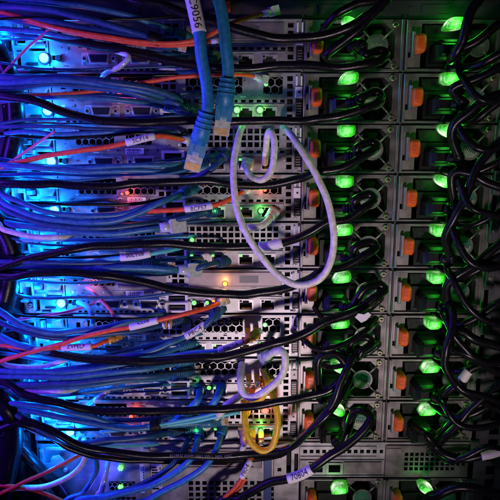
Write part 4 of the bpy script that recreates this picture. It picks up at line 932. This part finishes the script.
# dark bundles at the left edge
GD = 'dark cables bundled at the left edge'
for lab, r_, pts in [
    ('thick dark cable swinging down along the lower left edge', 9, [(-40, 380, 40), (-4, 398, 44), (12, 414, 42), (14, 440, 30), (8, 470, 30), (0, 520, 30)]),
    ('thick dark cable standing at the lower left beside the red fan of leads', 8, [(-20, 408, 20), (14, 432, 16), (22, 460, 14), (20, 500, 14), (14, 540, 14)]),
    ('wide dark cable at the bottom left, nearest the storage server vents', 6, [(4, 430, 22), (40, 470, 16), (58, 486, 14), (66, 504, 14), (70, 540, 14)]),
    ('dark cable bulging behind the violet lead at the upper left edge', 8, [(-30, 40, 24), (2, 60, 22), (14, 100, 18), (12, 150, 16), (0, 190, 20), (-30, 220, 30)]),
    ('dark cable with a folded violet paper tag at the left edge', 9, [(-40, 200, 34), (-4, 220, 34), (12, 250, 30), (8, 290, 28), (-6, 330, 30), (-30, 370, 30)]),
    ('dark blue-edged cable running beside the tagged dark one', 7, [(-30, 300, 24), (14, 316, 18), (24, 350, 14), (18, 390, 16), (-10, 420, 30)]),
    ('wide dark cable joining the black power cords at the left middle', 8, [(-30, 252, 34), (10, 262, 34), (36, 268, 32), (62, 269, 30), (84, 272, 22)]),
    ('dark cable under the lowest blue light running to the bottom left', 3.2, [(-20, 432, 48), (20, 424, 46), (50, 436, 40), (80, 452, 34), (120, 459, 24), (180, 461, 14), (236, 462, -4)]),
]:
    o = cable('dark_cable', lab, 'cable', GD, R_, r_, pts)
    if 'folded' in lab:
        c = at(5, 247, 44); b = MB(); X = Vector((.8, .35, -.3)).normalized(); Y = Vector((.45, .1, .9)); Y = (Y - X * Y.dot(X)).normalized()
        b.obox(c, X, Y, X.cross(Y), 4.2, 8.5, .4)
        for k in range(3): b.obox(c + X * (k * 2.2 - 2.2) + X.cross(Y) * (-.5 if X.cross(Y).y > 0 else .5), X, Y, X.cross(Y), .35, 5.5, .1, 1)
        x = b.build('paper_tag', [M['white'], M['ink']], o, tuple(at(*pts[0]))); x.location = (0, 0, 0)

# ------------------------------------------------------------------ small fault lights that single rows carry (parts of their servers)
servers = sorted([o for o in bpy.data.objects if o.name.startswith('rack_server')], key=lambda o: -o.location[2])
def pip(px, py, mtl, row, r_=1.6):
    c = at(px, py, 2.5); zr = servers[row - 1].location[2] / S
    b = MB(); b.cyl(c.x, c.z - zr, r_ * 1.35, -2, .2, 1, 14, .3); b.cyl(c.x, c.z - zr, r_, -2.8, -1.8, 0, 14, .5)
    b.build('indicator_light', [M[mtl], M['dark_metal']], servers[row - 1])
for a in [(77, 39, 'led_red', 1, 2), (119, 93, 'led_red', 2, 1.6), (123, 93, 'led_red', 2, 1.4), (127, 193, 'led_red', 4, 1.8), (122, 194, 'led_red', 4, 1.2), (265, 190, 'led_red', 4, 1.5), (225, 284, 'led_amber', 6, 2.2), (90, 283, 'led_red', 6, 1.8), (79, 284, 'led_red', 6, 1.3),
          (265, 411, 'led_red', 9, 3.3), (131, 417, 'led_red', 9, 2), (134, 420, 'led_red', 9, 1.5), (77, 93, 'led_port', 2, 1.3), (84, 93, 'led_port', 2, 1.3), (91, 94, 'led_port', 2, 1.3), (266, 84, 'led_port', 2, 1.8), (265, 325, 'led_port', 7, 2),
          (189, 142, 'led_port', 3, 2), (213, 59, 'led_port', 1, 2.2), (192, 240, 'led_port', 5, 2), (260, 344, 'led_port', 7, 1.6), (195, 345, 'led_port', 7, 2), (190, 110, 'led_port', 2, 2.2), (237, 110, 'led_port', 2, 2.6), (260, 110, 'led_port', 2, 2.6),
          (215, 211, 'led_port', 4, 2.4), (261, 211, 'led_port', 4, 2.2), (194, 303, 'led_port', 6, 2.2), (207, 303, 'led_port', 6, 1.8), (209, 388, 'led_port', 8, 2), (196, 388, 'led_port', 8, 2), (197, 431, 'led_port', 9, 2), (219, 431, 'led_port', 9, 2), (240, 431, 'led_port', 9, 1.8), (261, 431, 'led_port', 9, 2)]:
    pip(*a)

# ------------------------------------------------------------------ light
world = bpy.data.worlds.new('World'); bpy.context.scene.world = world; world.use_nodes = True
bg = world.node_tree.nodes['Background']; bg.inputs['Color'].default_value = (.10, .085, .12, 1); bg.inputs['Strength'].default_value = .07
def area(name, loc, tgt, power, col, sx, sy):
    l = bpy.data.lights.new(name, 'AREA'); l.shape = 'RECTANGLE'; l.size = sx * S; l.size_y = sy * S; l.energy = power; l.color = col
    o = bpy.data.objects.new(name, l); COL.objects.link(o); o.location = [k * S for k in loc]
    o.rotation_euler = (Vector(tgt) - Vector(loc)).to_track_quat('-Z', 'Y').to_euler(); return o
l = bpy.data.lights.new('front_fill_spot', 'SPOT'); l.energy = 16.5; l.color = (1, .80, .86); l.shadow_soft_size = .045; l.spot_size = math.radians(42); l.spot_blend = 1  # spot added low in front, its cone keeping the pink off the left
o = bpy.data.objects.new('front_fill_spot', l); COL.objects.link(o); o.location = [k * S for k in (40, -800, CAMZ - 520)]
o.rotation_euler = (Vector((28, 0, CAMZ - 120)) - Vector((40, -800, CAMZ - 520))).to_track_quat('-Z', 'Y').to_euler()
area('blue_left_fill', (-310, -130, CAMZ - 60), (-140, 0, CAMZ - 80), 1.5, (.13, .025, 1), 40, 420)  # added blue fill from the left front, beyond the lenses' own light
for i in range(1, 10):
    lamp('identification_glow', (-180, -9, row_z(i) + 12), .13, (0, .20, 1), 3)
    lamp('blue_spill', (-206, -22, row_z(i) + 28), .13, (0, .16, 1), 4)
    for x0 in (PX1, PX2): lamp('power_glow', (x0 + 38, -19, row_z(i) + 36), .010, (.03, 1, .04), 4)
for x0 in (PX1, PX2): lamp('power_glow', (x0 + 42, -16, row_z(1) + 47), .012, (.03, 1, .04), 4)
lamp('blue_spill', (-196, -26, zb - 6), .09, (0, .16, 1), 4); lamp('blue_spill', (-150, -20, zb - 40), .05, (.05, .06, 1), 8)  # added blue lamps; the storage server has no identification lens
for x0 in (52, 139): lamp('power_glow', (x0 + 38, -19, zb - 48), .010, (.03, 1, .04), 4)
for px, py in ((237, 110), (261, 110), (261, 211), (215, 211), (196, 388), (197, 431), (261, 431)):
    p = at(px, py, 8); lamp('port_glow', tuple(p), .006, (.15, 1, .12), 2)
for px, py, pw in ((265, 411, .016), (127, 193, .008), (225, 284, .012), (90, 283, .009), (132, 418, .008), (265, 190, .009), (77, 39, .004), (122, 93, .003)):
    p = at(px, py, 9); lamp('fault_glow', tuple(p), pw, (1, .12, .05) if px != 225 else (1, .35, .05), 2)

cam = bpy.data.cameras.new('Camera'); co = bpy.data.objects.new('Camera', cam); COL.objects.link(co)
cam.sensor_width = 36; cam.lens = 36 * F / 500; cam.clip_start = .01; cam.clip_end = 50
co.location = CAM * S; co.rotation_euler = (math.pi / 2 - TH, 0, 0)
sc = bpy.context.scene; sc.camera = co
sc.view_settings.view_transform = 'Standard'; sc.view_settings.look = 'None'; sc.view_settings.exposure = 0; sc.view_settings.gamma = 1
sc.cycles.use_denoising = True
sc.cycles.max_bounces = 6
